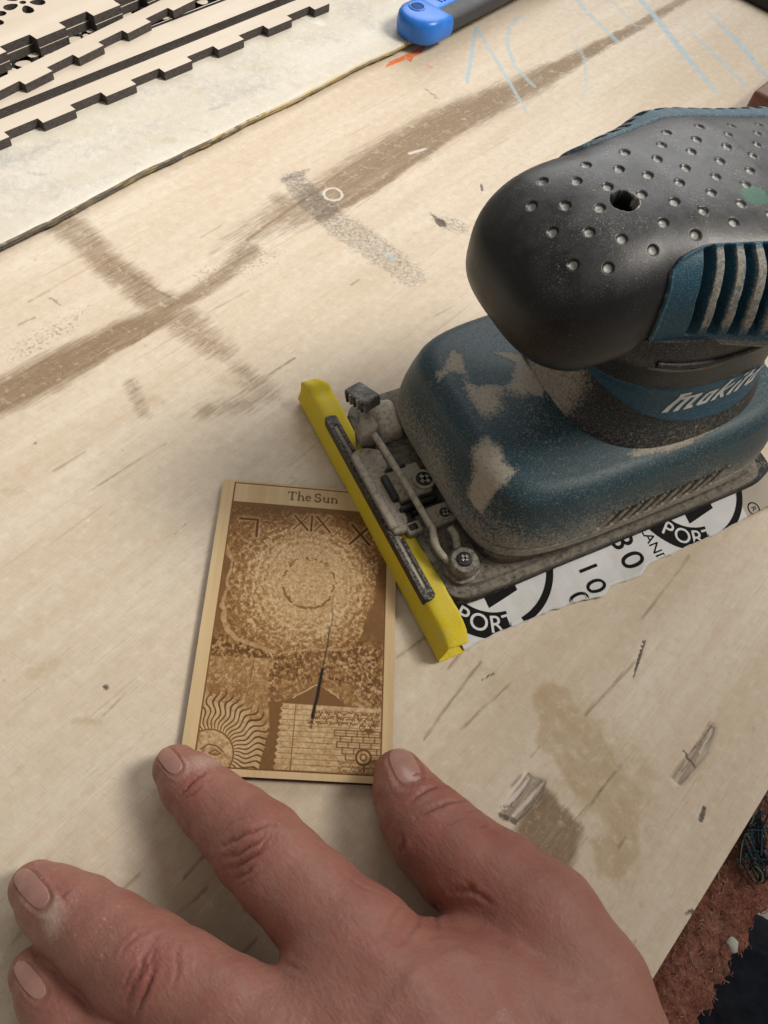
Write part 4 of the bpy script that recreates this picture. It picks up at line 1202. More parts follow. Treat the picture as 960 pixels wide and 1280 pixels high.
# badge with the maker's word ---------------------------------------
for side in (-1, 1):
    nr_, nm_ = 22, 90
    rings = []
    bl = np.linspace(62, 138, 44)
    V = []
    ni, nj = 90, 22
    ii = np.linspace(0, 1, ni)[:, None]; jj = np.linspace(-1, 1, nj)[None]
    al = 65 + 77 * ii
    halfh = 9.2 * np.clip(1 - (np.abs(ii - .52) / .52) ** 2.3 * (ii < .52) - (np.clip(ii - .52, 0, 1) / .48) ** 2.3, 0, 1) ** .6
    zc = np.interp(al, [62, 74, 88, 102, 120, 140], [82, 79.0, 75.8, 73.2, 71.5, 71.0])
    zl = zc + jj * halfh
    bo = motor_b(al + 0 * jj, zl)
    rimk = sstep(.86, 1, np.abs(jj) + 0 * ii)
    V = np.stack([al + 0 * jj, side * (bo + .55 - .8 * rimk), zl], -1).reshape(-1, 3)
    F = grid_faces(ni, nj)
    badge = mesh('badge', V, F if side < 0 else F[:, ::-1], M_PANEL, sander, attrs=dict(dust=np.clip(.12 + .25 * sstep(-.4, -1, jj) + 0 * ii, 0, 1).ravel()))
    g = G('badge_lettering', .45, .4); mlet = g.out((0.50, 0.52, 0.53), .45) if side < 0 else bpy.data.materials['badge_lettering']
    # slanted heavy lettering, strokes drawn as bars: M a k i t a
    bars = []
    def bar(x0, y0, x1, y1, w): bars.append((x0, y0, x1, y1, w))
    sl = .55
    S1 = lambda x, y: (x + sl * y, y)
    for x in (0, 3.6, 7.2): bar(*S1(x, 0), *S1(x, 7.2 if x == 0 else 5.6), 1.9)
    bar(*S1(-1.6, 7.0), *S1(2.4, 7.0), 1.3); bar(*S1(1, 5.2), *S1(4.2, 5.4), 1.2); bar(*S1(4.6, 5.2), *S1(7.8, 5.4), 1.2); bar(*S1(7.2, .5), *S1(9.4, .5), 1.0)
    bar(*S1(11.4, .5), *S1(11.4, 4.6), 1.7); bar(*S1(14.4, 0), *S1(14.4, 5), 1.8); bar(*S1(11.2, .6), *S1(14.4, .6), 1.1); bar(*S1(11.2, 4.5), *S1(14.4, 4.5), 1.1)
    bar(*S1(17.6, 0), *S1(17.6, 7.6), 1.8); bar(*S1(18, 2.2), *S1(21.2, 5), 1.3); bar(*S1(18.4, 2.8), *S1(21.4, 0), 1.5)
    bar(*S1(23.8, 0), *S1(23.8, 5), 1.8); bar(*S1(23.8, 6.6), *S1(23.8, 7.8), 1.8)
    bar(*S1(27, 0), *S1(27, 7.4), 1.8); bar(*S1(25.6, 5), *S1(29.4, 5), 1.1)
    bar(*S1(31.4, .5), *S1(31.4, 4.6), 1.7); bar(*S1(34.4, 0), *S1(34.4, 5), 1.8); bar(*S1(31.2, .6), *S1(34.4, .6), 1.1); bar(*S1(31.2, 4.5), *S1(34.4, 4.5), 1.1)
    V, F = [], []
    for (x0, y0, x1, y1, w) in bars:
        vertical = abs(y1 - y0) > abs(x1 - x0) * .9
        hw = w / 2
        c = [(x0 - hw, y0), (x0 + hw, y0), (x1 + hw, y1), (x1 - hw, y1)] if vertical else [(x0, y0 - hw), (x1, y1 - hw), (x1, y1 + hw), (x0, y0 + hw)]
        b0 = len(V); K = 7
        for t in np.linspace(0, 1, K):
            for u in (0, 1):
                p0 = np.array(c[0 if u == 0 else 1]); p1 = np.array(c[3 if u == 0 else 2])
                q_ = p0 + (p1 - p0) * t if vertical else np.array(c[0]) + (np.array(c[1]) - np.array(c[0])) * t + (np.array(c[3]) - np.array(c[0])) * u
                xx_ = q_[0] if side < 0 else 34 - q_[0] + 4
                if side > 0: xx_ = 36 - q_[0]
                aL = 88 + q_[0] * 1.2 if side < 0 else 124 - q_[0] * 1.22
                zL = 71.6 + q_[1] * 1.2
                V.append((aL, side * (float(motor_b(aL, zL)) + .75), zL))
        F += [(b0 + 2 * k, b0 + 2 * k + 1, b0 + 2 * k + 3, b0 + 2 * k + 2) for k in range(K - 1)]
    mesh('badge_lettering', V, F, mlet, badge, smooth=False)

# front clamp -------------------------------------------------------
bm = bmesh.new()                                          # slotted clamp rail: long rounded channel with an open slot either end
def capsule(y0, y1, x0, x1, n=8):
    r = (x1 - x0) / 2; cx = (x0 + x1) / 2
    return [(cx + r * math.cos(t), y1 - r + r * math.sin(t)) for t in np.linspace(0, math.pi, n)] + [(cx + r * math.cos(t), y0 + r + r * math.sin(t)) for t in np.linspace(math.pi, 2 * math.pi, n)]
add_prism(bm, capsule(-46.5, 46.5, -6.6, -4.9), 11.0, 15.8)
add_prism(bm, capsule(25, 46.2, -2.9, -1.5), 11.0, 15.4)
add_prism(bm, capsule(-46.2, -19, -2.9, -1.5), 11.0, 15.4)
add_prism(bm, capsule(41.5, 46.8, -6.4, -1.6), 11.0, 15.3)
add_prism(bm, capsule(-46.8, -41.5, -6.4, -1.6), 11.0, 15.3)
rail = bm_obj('clamp_rail', bm, M_RAIL, sander, smooth=True, bevel=.4, seg=2)
bm = bmesh.new()
add_prism(bm, capsule(-43, 43.5, -5.3, -2.5), 13.4, 14.6)
bm_obj('rail_dust', bm, M_METAL, rail, smooth=True, bevel=.4)
bm = bmesh.new()                                          # bent steel bracket behind the rail
add_prism(bm, [(-4.8, -17), (.8, -17.5), (3.6, -12), (4.2, 8), (7.4, 14), (7.6, 22), (3, 25), (-1.5, 25.5), (-4.8, 24)], 13.6, 17.2)
vs = add_box(bm, (-3.8, 4, 16.2), (3.4, 38, 4.6))
bm_obj('clamp_bracket', bm, M_METAL, sander, smooth=True, bevel=1.1, seg=3)
bm = bmesh.new()
add_box(bm, (11, 2.2, 16.2), (15, 15.5, 6.4)); add_box(bm, (16.5, -16, 15.4), (11, 9.5, 6.0)); add_box(bm, (3.8, -17, 14.6), (7, 5.6, 5.4))
bm_obj('clamp_block', bm, M_DUSTY, sander, smooth=True, bevel=1.3, seg=3)
bm = bmesh.new()                                          # solid black pieces standing in for the shade between the blocks
add_box(bm, (2.2, 2.0, 17.3), (2.6, 12.5, 5.4)); add_box(bm, (8.5, 9.6, 18.0), (9, 2.2, 3.6)); add_box(bm, (10, -8.6, 17.4), (17, 2.0, 4.6)); add_box(bm, (3.4, -17.0, 16.2), (3.8, 3.0, 3.2)); add_box(bm, (13, -11, 15.5), (14, 1.6, 5))
bm_obj('clamp_gap_shade', bm, M_BLACKCLEAN, sander, smooth=True, bevel=.7, seg=2)
for (a, b, z, R1, R2) in ((16.6, .2, 19.4, 5.0, 3.6), (17.5, -16.6, 18.2, 3.2, 2.4)):
    bm = bmesh.new()
    add_cyl(bm, (a, b, z), R1, R1 * .94, 1.5, seg=32)
    sc = bm_obj('clamp_screw', bm, M_DUSTY, sander, smooth=True, bevel=.25)
    bm = bmesh.new(); add_cyl(bm, (a, b, z + .75), R2, R2 * .9, .6, seg=28)
    bm_obj('screw_head', bm, M_BLACKCLEAN, sc, smooth=True, bevel=.15)
    bm = bmesh.new()
    for k in range(2): add_box(bm, (a + .2, b - .2, z + 1.05), (R2 * 1.3, R2 * .42, .35), Matrix.Rotation(.5 + k * math.pi / 2, 3, 'Z'))
    bm_obj('screw_cross', bm, M_SCREW, sc, smooth=False)
# lever: grooved thumb tab, knuckle, wire arm
tabq = Matrix.Rotation(math.radians(14), 3, 'Z') @ Matrix.Rotation(math.radians(-16), 3, 'X')
bm = bmesh.new()
add_box(bm, (7.6, 41.5, 28.6), (9.0, 13.5, 5.6), tabq)
lever = bm_obj('lever_tab', bm, dusty_material('grooved_lever', (0.035, 0.033, 0.038), (0.30, 0.28, 0.26), amount=.5, rough=.55), sander, smooth=True, bevel=1.1, seg=3)
V, F = [], []
for k in range(5):
    bm = bmesh.new()
    off = tabq @ Vector((-4.55, -5.0 + k * 2.4, 0))
    add_box(bm, (7.6 + off.x, 41.5 + off.y, 28.6 + off.z), (1.0, 1.15, 5.0), tabq)
    bm_obj('lever_rib', bm, M_METAL if k % 2 else M_RAIL, lever, smooth=True, bevel=.3)
bm = bmesh.new()
for p in [(0.2, 26.5, 14.5), (6.5, 24.8, 15), (11.5, 27.5, 15), (10.5, 35, 16), (3.2, 35, 16), (.8, 31, 16), (1.8, 27.2, 22.5), (6.3, 26.0, 23.5), (9.8, 29, 24), (8.8, 36, 25.5), (4.2, 36.2, 25)]:
    bm.verts.new(p)
bmesh.ops.convex_hull(bm, input=bm.verts[:])
bm_obj('lever_knuckle', bm, M_METAL, sander, smooth=True, bevel=1.4, seg=3)
bm = bmesh.new()
for p in [(9, 24, 14), (22, 24, 14), (24, 44, 14), (12, 47, 14), (10, 26, 19), (20, 26, 22), (22, 42, 22), (13, 44, 20)]: bm.verts.new(p)
bmesh.ops.convex_hull(bm, input=bm.verts[:])
bm_obj('lever_guard', bm, M_METAL, sander, smooth=True, bevel=2.5, seg=4)
V, F = tube(smooth_poly([(6.2, 26.5, 22.8), (6.9, 12, 23), (7.6, -4, 22.6), (8.0, -20, 21.8), (8.3, -22.5, 21.6), (6.4, -29, 20.6), (7.4, -35, 19.6), (10, -40, 18.6)], 60), np.interp(np.linspace(0, 1, 60), [0, .62, .68, .75, 1], [1.45, 1.4, 1.7, 1.45, 1.35]), 14)
mesh('lever_wire', V, F, M_METAL, sander)
V, F = tube(smooth_poly([(15.5, -24, 20), (16, -28, 19.4), (14, -34, 18.8)], 20), 1.6, 12)
mesh('pivot_wire', V, F, M_METAL, sander)
bm = bmesh.new()
add_cyl(bm, (13.2, -39.5, 16.0), 7.2, 7.2, 1.4, (-.12, -.1, 1), 40)
add_cyl(bm, (13.2, -39.4, 18.0), 6.0, 6.2, 2.4, (-.12, -.1, 1), 40)
add_cyl(bm, (13.0, -39.6, 21.0), 6.6, 5.0, 3.8, (-.12, -.1, 1), 40)
M_STEEL = dusty_material('roller_steel', (0.07, 0.07, 0.072), (0.36, 0.32, 0.265), amount=.48, rough=.4, metal=.6, scale=600)
piv = bm_obj('pivot_roller', bm, M_STEEL, sander, smooth=True, bevel=.5, seg=3)
bm = bmesh.new(); add_cyl(bm, (12.8, -39.8, 23.0), 3.3, 2.8, 1.4, (-.12, -.1, 1), 28)
bm_obj('pivot_screw', bm, M_BLACKCLEAN, piv, smooth=True, bevel=.3)
bm = bmesh.new()
for k in range(2): add_box(bm, (12.8, -39.8, 23.7), (3.2, 1.0, .5), Matrix.Rotation(.35 + k * math.pi / 2, 3, 'Z'))
bm_obj('screw_cross', bm, M_SCREW, piv)

# ------------------------------------------------------------------ sheet of sandpaper clamped round the pad
def yellow_paper():
    g = G('yellow_grit', .75, .3)
    n = g.noise(2600, 2, .6); m_ = g.noise(70, 3, .6)
    c = g.mix(g.mr(n, .3, .7), (0.60, 0.46, 0.012), (0.76, 0.60, 0.035))
    c = g.mix(g.ma('MULTIPLY', g.mr(m_, .45, .75), .5), c, (0.66, 0.53, 0.13))
    c = g.mix(g.ma('MULTIPLY', g.mr(g.noise(240, 5, .7), .52, .72), .45), c, (0.56, 0.48, 0.27))
    return g.out(c, .75, g.bump(n, .5, .0004))


def back_paper():
    g = G('white_paper_backing', .55, .35)
    n = g.noise(90, 4, .6)
    c = g.mix(g.mr(n, .3, .75), (0.62, 0.62, 0.62), (0.54, 0.535, 0.53))
    c = g.mix(g.mr(g.n('ShaderNodeSeparateXYZ', {0: g.oc()}).outputs[0], .1515, .1525), c, (0.36, 0.315, 0.255))
    return g.out(c, .5, g.bump(g.noise(160, 3, .6), .3, .001))


paper = empty('sandpaper_sheet', S_O, S_ANG)
props(paper, 'yellow grit sandpaper with printed white back, clamped around the sander pad', 'sandpaper')
nb_, = (150,)
bb = np.linspace(-66.3, 69.5, nb_)
profile = [(3, .35), (-3, .4), (-6.6, .7), (-8.1, 1.5), (-8.5, 2.6), (-8.3, 3.8), (-7.3, 7.2), (-6.2, 10.8), (-5.7, 12.2), (-4.9, 13.0), (-2.5, 13.2), (1.6, 13.4), (2.8, 13.5)]
rows = []
for k, (pa, pz) in enumerate(profile):
    t = max(0, k - 6) / (len(profile) - 7)
    endf = sstep(52, 69, np.abs(bb))
    cut = np.interp(bb, [-67.5, -62, -40, -20, 0, 30, 55, 64, 69.5], [-.6, .6, 1.6, .9, 0, .4, .8, .6, -5.0]) + .5 * (vnoise(bb, bb * 0, 5, 81, 3) - .5)
    lift_ = 1.0 * endf * t * np.sin(bb * .31)
    far_tear = np.interp(bb, [-69, 58, 62, 66, 69.5], [0, 0, .8, 2.5, 6.5]) * (t if k >= 6 else 0)
    rows.append(np.stack([pa + t * cut - .8 * endf * (pz / 13) + .35 * np.sin(bb * .09 + 1) * (pz / 13) + far_tear * .2, bb + .7 * t * np.sin(k), pz + lift_ + .6 * endf * np.sin(bb * .5) * (pz > 5)], -1))
V = np.vstack(rows); F = grid_faces(len(profile), nb_)
yo = mesh('grit_strip', V, F, [yellow_paper()], paper)
sm = yo.modifiers.new('thick', 'SOLIDIFY'); sm.thickness = .0005; sm.offset = 0

# printed flap sticking out along the near side
nfa, nfb = 420, 16
fa = np.linspace(3.0, 200, nfa)[:, None]; fs = np.linspace(0, 1, nfb)[None]
outb = np.interp(fa, [0, 8, 20, 40, 58, 66, 69, 73, 80, 88, 93, 100, 112, 130, 150, 175, 205], [66.0, 66, 64.8, 65.2, 66.5, 68.6, 68.2, 66.0, 66.2, 67.0, 64.4, 63.8, 63.6, 63.4, 62.0, 61.0, 60.5]) + 1.1 * (vnoise(fa, fa * 0, 4, 83, 4) - .5)


def flap(fa, fs, off=0.0):
    ob = np.interp(fa, _fa1, _ob1)
    b = -(46 + (ob - 46) * fs)
    curl = np.interp(fa, [0, 10, 30, 66, 80, 92, 110, 205], [.8, .3, .1, 1.4, .3, 1.6, .2, .2])
    z = 4.6 - 4.0 * fs ** .8 + curl * fs ** 3 + .7 * np.sin(fa * .13 + 1) * fs * (1 - fs) * 2 + off
    return np.stack([fa + 0 * fs, b + 0 * fa, z + 0 * fa], -1)


_fa1, _ob1 = fa[:, 0], outb[:, 0]
V = flap(fa, fs).reshape(-1, 3); F = grid_faces(nfa, nfb)
fo = mesh('printed_flap', V, F[:, ::-1], [back_paper()], paper)
sm = fo.modifiers.new('thick', 'SOLIDIFY'); sm.thickness = .0004; sm.offset = -1
V2 = V.copy()
M_INK = G('black_print', .75, .15).out((0.006, 0.006, 0.0065), .75)
M_INKW = G('white_print', .5, .35).out((0.60, 0.60, 0.61), .5)
PR_V, PR_F, PR_M = [], [], []
_fsg = np.linspace(0, 1, 60)


def flap_at(a, y, off):
    """a along the flap, y mm out from the pad (b = -50 - y)"""
    a = np.asarray(a, float); y = np.asarray(y, float)
    ob = np.interp(a, _fa1, _ob1)
    s = np.clip((y + 4) / (ob - 46), 0, .985)
    return flap(a[:, None], s[:, None], off)[:, 0]


def fl_print(V2d, F, mat_i, off=.12):
    b0 = len(PR_V); P = flap_at(V2d[:, 0], V2d[:, 1], off)
    ob = np.interp(V2d[:, 0], _fa1, _ob1) - 50.2
    for p in P: PR_V.append(p)
    for f in F:
        if np.mean([V2d[i, 1] > ob[i] for i in f]) > .5 or np.mean([V2d[i, 1] < -3.5 for i in f]) > .9: continue
        PR_F.append([b0 + i for i in f]); PR_M.append(mat_i)


def fl_text(txt, size, a, y, rot, mat_i=0, shear=0, off=.12, bold=.02, spacing=1.0):
    V, F = text_mesh(txt, size, shear, bold, spacing)
    c, s = math.cos(rot), math.sin(rot)
    Q = np.stack([a + V[:, 0] * c - V[:, 1] * s, y + V[:, 0] * s + V[:, 1] * c], 1)
    fl_print(Q, F, mat_i, off)


def fl_arc(ca, cy, r0, r1, a0, a1, mat_i=0, n=60, off=.1):
    t = np.radians(np.linspace(a0, a1, n)); k = 5
    rr_ = np.linspace(r0, r1, k)
    Q = np.stack([ca + rr_[None] * np.cos(t)[:, None], cy + rr_[None] * np.sin(t)[:, None]], -1).reshape(-1, 2)
    fl_print(Q, grid_faces(n, k), mat_i, off)


# print runs along the sheet: ring emblems and grit numbers, read with the sheet turned sideways

for e0 in (0.0, 103.0):
    ca, cy = 28.5 + e0, -11.5
    fl_arc(ca, cy, 24.6, 27.6, 8, 84, 0)
    fl_arc(ca, cy, 19.8, 30.6, 96, 172, 0)
    Q = np.array([(x, y) for x in np.linspace(20.5, 35, 12) + e0 for y in np.linspace(-3, 3.6, 6)]); Q[:, 1] += .16 * (Q[:, 0] - 28 - e0) * -1
    fl_print(Q, grid_faces(12, 6), 0)
    for ch, th in (('P', 143), ('O', 126.5), ('R', 110), ('T', 96)):
        tr_ = math.radians(th); r0 = 25.0
        V, F = text_mesh(ch, 9.8, 0, .06)
        rad = np.array([math.cos(tr_), math.sin(tr_)]); tan = np.array([math.sin(tr_), -math.cos(tr_)])
        Q = np.array([ca, cy]) + (r0 - V[:, 1:2]) * rad + V[:, 0:1] * tan
        fl_print(Q, F, 1, .2)


def fl_out(txt, size, a, y, bold=.02, tilt=0.0, spacing=1.0):
    """words that run outwards from the pad"""
    V, F = text_mesh(txt, size, 0, bold, spacing)
    c, s = math.cos(tilt), math.sin(tilt)
    x_, y_ = V[:, 0] * c - V[:, 1] * s, V[:, 0] * s + V[:, 1] * c
    fl_print(np.stack([a + y_, y + x_], 1), F, 0)


fl_out('1', 13, 67.6, 5.6, .07); fl_out('0', 13, 66.5, 13.6, .07); fl_out('0', 12.5, 56.5, 15.8, .07)
fl_out('8', 15, 88.2, 0.2, .08); fl_out('0', 15, 88.0, 9.6, .08)
fl_out('LAND', 6.6, 101.2, 7.4, .035)
fl_out('1', 11, 180, 5.0, .03); fl_out('0', 11, 192, 5, .03)
fl_arc(157.2, 9.6, 2.5, 3.1, 0, 360, 0, 40); fl_out('R', 3.6, 157.2, 9.6, .01)
mesh('back_print', PR_V, PR_F, [M_INK, M_INKW], fo, smooth=False, fmat=PR_M)
# ------------------------------------------------------------------ the hand: one continuous skin from a distance field
def hp(u, v, z, rpx):
    """joint seen at pixel u,v with its axis z mm above the bench; radius given in pixels"""
    p = at(u, v, z)
    return np.r_[p, rpx * depth_of(p) / FPX]


CH_ = {
    'index': [hp(221, 961, 9.6, 30), hp(240, 981, 11.5, 38), hp(266, 1006, 14, 43.5), hp(296, 1032, 19, 49), hp(325, 1060, 24, 56.5), hp(352, 1089, 28, 58), hp(392, 1128, 32, 62), hp(448, 1190, 36, 74)],
    'middle': [hp(46, 1110, 10.0, 33), hp(68, 1128, 12.5, 43), hp(98, 1148, 16, 51), hp(135, 1176, 21, 57), hp(178, 1208, 26, 65), hp(225, 1236, 30, 66), hp(290, 1280, 35, 72), hp(372, 1345, 39, 84)],
    'ring': [hp(46, 1217, 9.8, 33), hp(66, 1245, 12.5, 41), hp(92, 1285, 17, 48), hp(140, 1335, 24, 57), hp(215, 1385, 30, 62), hp(310, 1440, 38, 76)],
    'little': [hp(70, 1400, 9, 34), hp(110, 1440, 14, 44), hp(190, 1490, 22, 52), hp(290, 1540, 34, 64)],
    'thumb': [hp(498, 968, 10.2, 31), hp(506, 990, 12.2, 39.5), hp(522, 1017, 14, 48), hp(543, 1043, 16.5, 56), hp(575, 1075, 19, 61), hp(622, 1108, 22, 66), hp(672, 1160, 26, 82), hp(722, 1245, 30, 92), hp(745, 1360, 36, 118)],
}
CH_['palm1'] = [CH_['index'][-1], hp(520, 1330, 38, 130), hp(600, 1500, 42, 150)]
CH_['palm2'] = [CH_['middle'][-1], hp(440, 1420, 40, 130), hp(560, 1540, 42, 160)]
CH_['palm3'] = [CH_['ring'][-1], hp(400, 1500, 40, 120), hp(560, 1600, 44, 150)]
CH_['web'] = [hp(470, 1215, 30, 58), hp(560, 1210, 25, 52), hp(650, 1215, 26, 62)]
CH_['back'] = [hp(430, 1250, 36, 78), hp(580, 1290, 33, 110), hp(700, 1330, 34, 112)]


def cone_chain(P, chain):
    """signed distance to a chain of round cones (radius blended along each bone)"""
    best = np.full(len(P), 1e9)
    for q0, q1 in zip(chain[:-1], chain[1:]):
        a, b = q0[:3], q1[:3]; d = b - a
        t = np.clip((P - a) @ d / (d @ d), 0, 1)
        r = q0[3] + (q1[3] - q0[3]) * t
        dd = np.linalg.norm(P - a - t[:, None] * d, axis=1) - r
        h = np.clip(.5 + .5 * (best - dd) / 2.5, 0, 1)
        best = np.where(best > 1e8, dd, best * (1 - h) + dd * h - 2.5 * h * (1 - h))
    return best


def smin(a, b, k):
    h = np.clip(.5 + .5 * (b - a) / k, 0, 1)
    return b * (1 - h) + a * h - k * h * (1 - h)


def hand_sdf(P):
    P = np.asarray(P, float)
    fi = {k: cone_chain(P, CH_[k]) for k in CH_}
    body = smin(fi['palm1'], fi['palm2'], 10); body = smin(body, fi['palm3'], 10); body = smin(body, fi['back'], 9)
    body = smin(body, fi['web'], 6)
    d = smin(smin(body, fi['thumb'], 5.0), fi['index'], 5.0)
    m = smin(fi['middle'], fi['ring'], 1.2); m = smin(m, fi['little'], 1.5)
    # middle joins the body but keeps its gap to the index
    d2 = smin(body, m, 7.0)
    d = smin(d, d2, 2.2)
    # knuckle mounds
    for c, r in ((CH_['index'][4], 4.5), (CH_['middle'][4], 4.5)):
        q = np.array([c[0], c[1], c[2] + c[3] - r + .8]); d = smin(d, np.linalg.norm(P - q, axis=1) - r, 5)
    q = CH_['thumb'][4]; d = smin(d, np.linalg.norm(P - np.array([q[0], q[1], q[2] + q[3] - 4.6]), axis=1) - 5, 6)
    # rests flat on bench and card
    d = np.maximum(d, .12 - P[:, 2])
    return d


def surface_nets(f, lo, hi, h):
    n = np.ceil((np.array(hi) - lo) / h).astype(int) + 1
    ax = [lo[i] + h * np.arange(n[i]) for i in range(3)]
    val = np.empty(n)
    for i in range(0, n[0], 12):
        sl = ax[0][i:i + 12]
        Pm = np.stack(np.meshgrid(sl, ax[1], ax[2], indexing='ij'), -1).reshape(-1, 3)
        val[i:i + len(sl)] = f(Pm).reshape(len(sl), n[1], n[2])
    s = val < 0
    c = np.zeros(np.array(n) - 1, int)
    for dx in (0, 1):
        for dy in (0, 1):
            for dz in (0, 1):
                c += s[dx:n[0] - 1 + dx, dy:n[1] - 1 + dy, dz:n[2] - 1 + dz]
    act = (c > 0) & (c < 8)
    idx = np.full(act.shape, -1); idx[act] = np.arange(act.sum())
    ijk = np.argwhere(act)
    acc = np.zeros((len(ijk), 3)); cnt = np.zeros(len(ijk))
    cor = [(a, b, c_) for a in (0, 1) for b in (0, 1) for c_ in (0, 1)]
    gv = lambda o: val[ijk[:, 0] + o[0], ijk[:, 1] + o[1], ijk[:, 2] + o[2]]
    for p in cor:
        for k in range(3):
            if p[k]: continue
            q = list(p); q[k] = 1
            v0, v1 = gv(p), gv(q)
            m = (v0 < 0) != (v1 < 0)
            t = v0[m] / (v0[m] - v1[m])
            pt = np.tile(np.array(p, float), (m.sum(), 1)); pt[:, k] += t
            acc[m] += pt; cnt[m] += 1
    V = np.array(lo) + h * (ijk + acc / cnt[:, None])
    Fs = []
    for k in range(3):
        o1, o2 = [(1, 2), (2, 0), (0, 1)][k]
        sl0 = [slice(None)] * 3; sl1 = [slice(None)] * 3
        sl0[k] = slice(0, -1); sl1[k] = slice(1, None)
        e = s[tuple(sl0)] != s[tuple(sl1)]
        E = np.argwhere(e)
        E = E[(E[:, o1] > 0) & (E[:, o2] > 0) & (E[:, o1] < n[o1] - 1) & (E[:, o2] < n[o2] - 1)]
        inside = s[E[:, 0], E[:, 1], E[:, 2]]
        def cell(d1, d2):
            q = E.copy(); q[:, o1] -= d1; q[:, o2] -= d2
            return idx[q[:, 0], q[:, 1], q[:, 2]]
        a, b, c2, d = cell(1, 1), cell(0, 1), cell(0, 0), cell(1, 0)
        Q = np.stack([a, b, c2, d], -1)
        Q[~inside] = Q[~inside][:, ::-1]
        Fs.append(Q)
    F = np.vstack(Fs)
    return V, F[(F >= 0).all(1)]


def sdf_grad(f, P, e=.25):
    g = np.stack([f(P + e * np.eye(3)[i]) - f(P - e * np.eye(3)[i]) for i in range(3)], -1)
    return g / np.maximum(np.linalg.norm(g, axis=1, keepdims=True), 1e-9)


HV, HF = surface_nets(hand_sdf, np.array([-112., -215., -1.0]), np.array([140., -22., 82.0]), 1.15)
def subdivide(V, F):
    e = np.sort(np.stack([F, np.roll(F, -1, 1)], -1).reshape(-1, 2), 1)
    ue, inv = np.unique(e[:, 0] * np.int64(len(V)) + e[:, 1], return_inverse=True)
    em = (V[ue // len(V)] + V[ue % len(V)]) / 2
    fc = V[F].mean(1); n0, n1 = len(V), len(V) + len(em)
    E = inv.reshape(-1, 4) + n0; Cc = np.arange(len(F)) + n1
    Q = [np.stack([F[:, k], E[:, k], Cc, E[:, k - 1]], 1) for k in range(4)]
    return np.vstack([V, em, fc]), np.vstack(Q)


g_ = sdf_grad(hand_sdf, HV); HV = HV - g_ * hand_sdf(HV)[:, None]
HV, HF = subdivide(HV, HF)
g_ = sdf_grad(hand_sdf, HV); HV = HV - g_ * hand_sdf(HV)[:, None]
HV[:, 2] = np.maximum(HV[:, 2], .12)
HN = sdf_grad(hand_sdf, HV)
def pix_of(P):
    c = (P - CAM_C) @ CAM_R.T
    return np.stack([480 + FPX * c[:, 0] / c[:, 2], 640 + FPX * c[:, 1] / c[:, 2]], 1)


HVIEW = CAM_C - HV; HFACE = (HN * HVIEW).sum(1) > 0
HPX = pix_of(HV)


def on_hand(u, v):
    """point of the visible skin at a photograph pixel"""
    d = np.hypot(HPX[:, 0] - u, HPX[:, 1] - v) + 1e6 * ~HFACE
    k = np.argsort(d)[:6]; k = k[np.argmax(HV[k, 2])]
    return HV[k]


# creases and folds of the skin: polylines over the surface, each (points, width mm, depth mm, redness)
hz5 = lambda L: [(x / 2, 880 + y / 2) for x, y in L]
hz8 = lambda L: [(420 + x / 4.364, 900 + y / 4.364) for x, y in L]
hz7 = lambda L: [(x / 3, 1040 + y / 3) for x, y in L]
CREASES = [
    (hz5([(445, 232), (465, 205), (490, 183), (512, 170)]), .75, .55, .9), (hz5([(455, 245), (480, 222), (500, 205)]), .6, .28, .5),
    (hz5([(552, 355), (580, 340), (620, 318), (660, 300), (690, 298)]), .85, .55, .8), (hz5([(560, 385), (600, 372), (640, 340), (668, 315)]), .8, .5, .7),
    (hz5([(570, 415), (610, 395), (650, 360), (690, 300)]), .8, .45, .6), (hz5([(548, 330), (565, 305), (600, 285), (640, 272)]), .6, .16, .25),
    (hz5([(585, 440), (612, 425), (630, 405)]), .7, .35, .6), (hz5([(540, 420), (600, 402), (672, 350), (705, 300)]), .6, .22, .3), (hz5([(600, 455), (650, 420), (720, 350)]), .5, .14, .2),
    (hz7([(470, 640), (500, 560), (540, 470), (595, 385)]), .85, .5, .7), (hz7([(505, 690), (530, 620), (560, 540), (590, 470)]), .85, .5, .8), (hz7([(520, 550), (560, 480), (590, 420)]), .7, .4, .6),
    (hz7([(440, 470), (470, 420), (520, 380), (545, 370)]), .7, .3, .4), (hz7([(640, 590), (660, 510), (668, 420)]), .7, .25, .3), (hz7([(455, 600), (480, 540), (500, 500)]), .6, .3, .4),
    (hz7([(215, 250), (240, 230), (250, 220)]), .9, .3, 1.2),
    (hz8([(395, 322), (450, 312), (520, 318)]), .7, .4, .5), (hz8([(400, 450), (450, 400), (520, 365), (590, 358), (650, 385)]), .9, .55, .8), (hz8([(425, 530), (500, 490), (580, 455), (660, 435), (735, 435)]), .9, .6, .8),
    (hz8([(700, 500), (760, 492), (800, 490)]), .6, .2, .3), (hz8([(560, 575), (640, 545), (720, 520)]), .6, .15, .2), (hz8([(785, 580), (830, 560)]), .5, .2, .3),
    (hz8([(352, 640), (358, 680), (350, 720)]), .9, .5, .5), (hz8([(690, 935), (740, 940), (715, 900)]), 1.0, .25, .35), (hz8([(740, 940), (790, 970), (850, 1010)]), .8, .3, .4),
    ([(565, 1118), (590, 1112)], 1.2, .4, .4),
    ([(430, 1090), (450, 1105), (480, 1118)], .8, .2, .2), ([(350, 1200), (375, 1215)], .7, .2, .2), ([(505, 1125), (490, 1145), (480, 1170)], .9, .3, .25), ([(530, 1130), (520, 1155), (500, 1180)], .9, .28, .2), ([(545, 1130), (545, 1160)], .9, .28, .2),
]
disp = np.zeros(len(HV)); red = np.zeros(len(HV)); crease = np.zeros(len(HV))
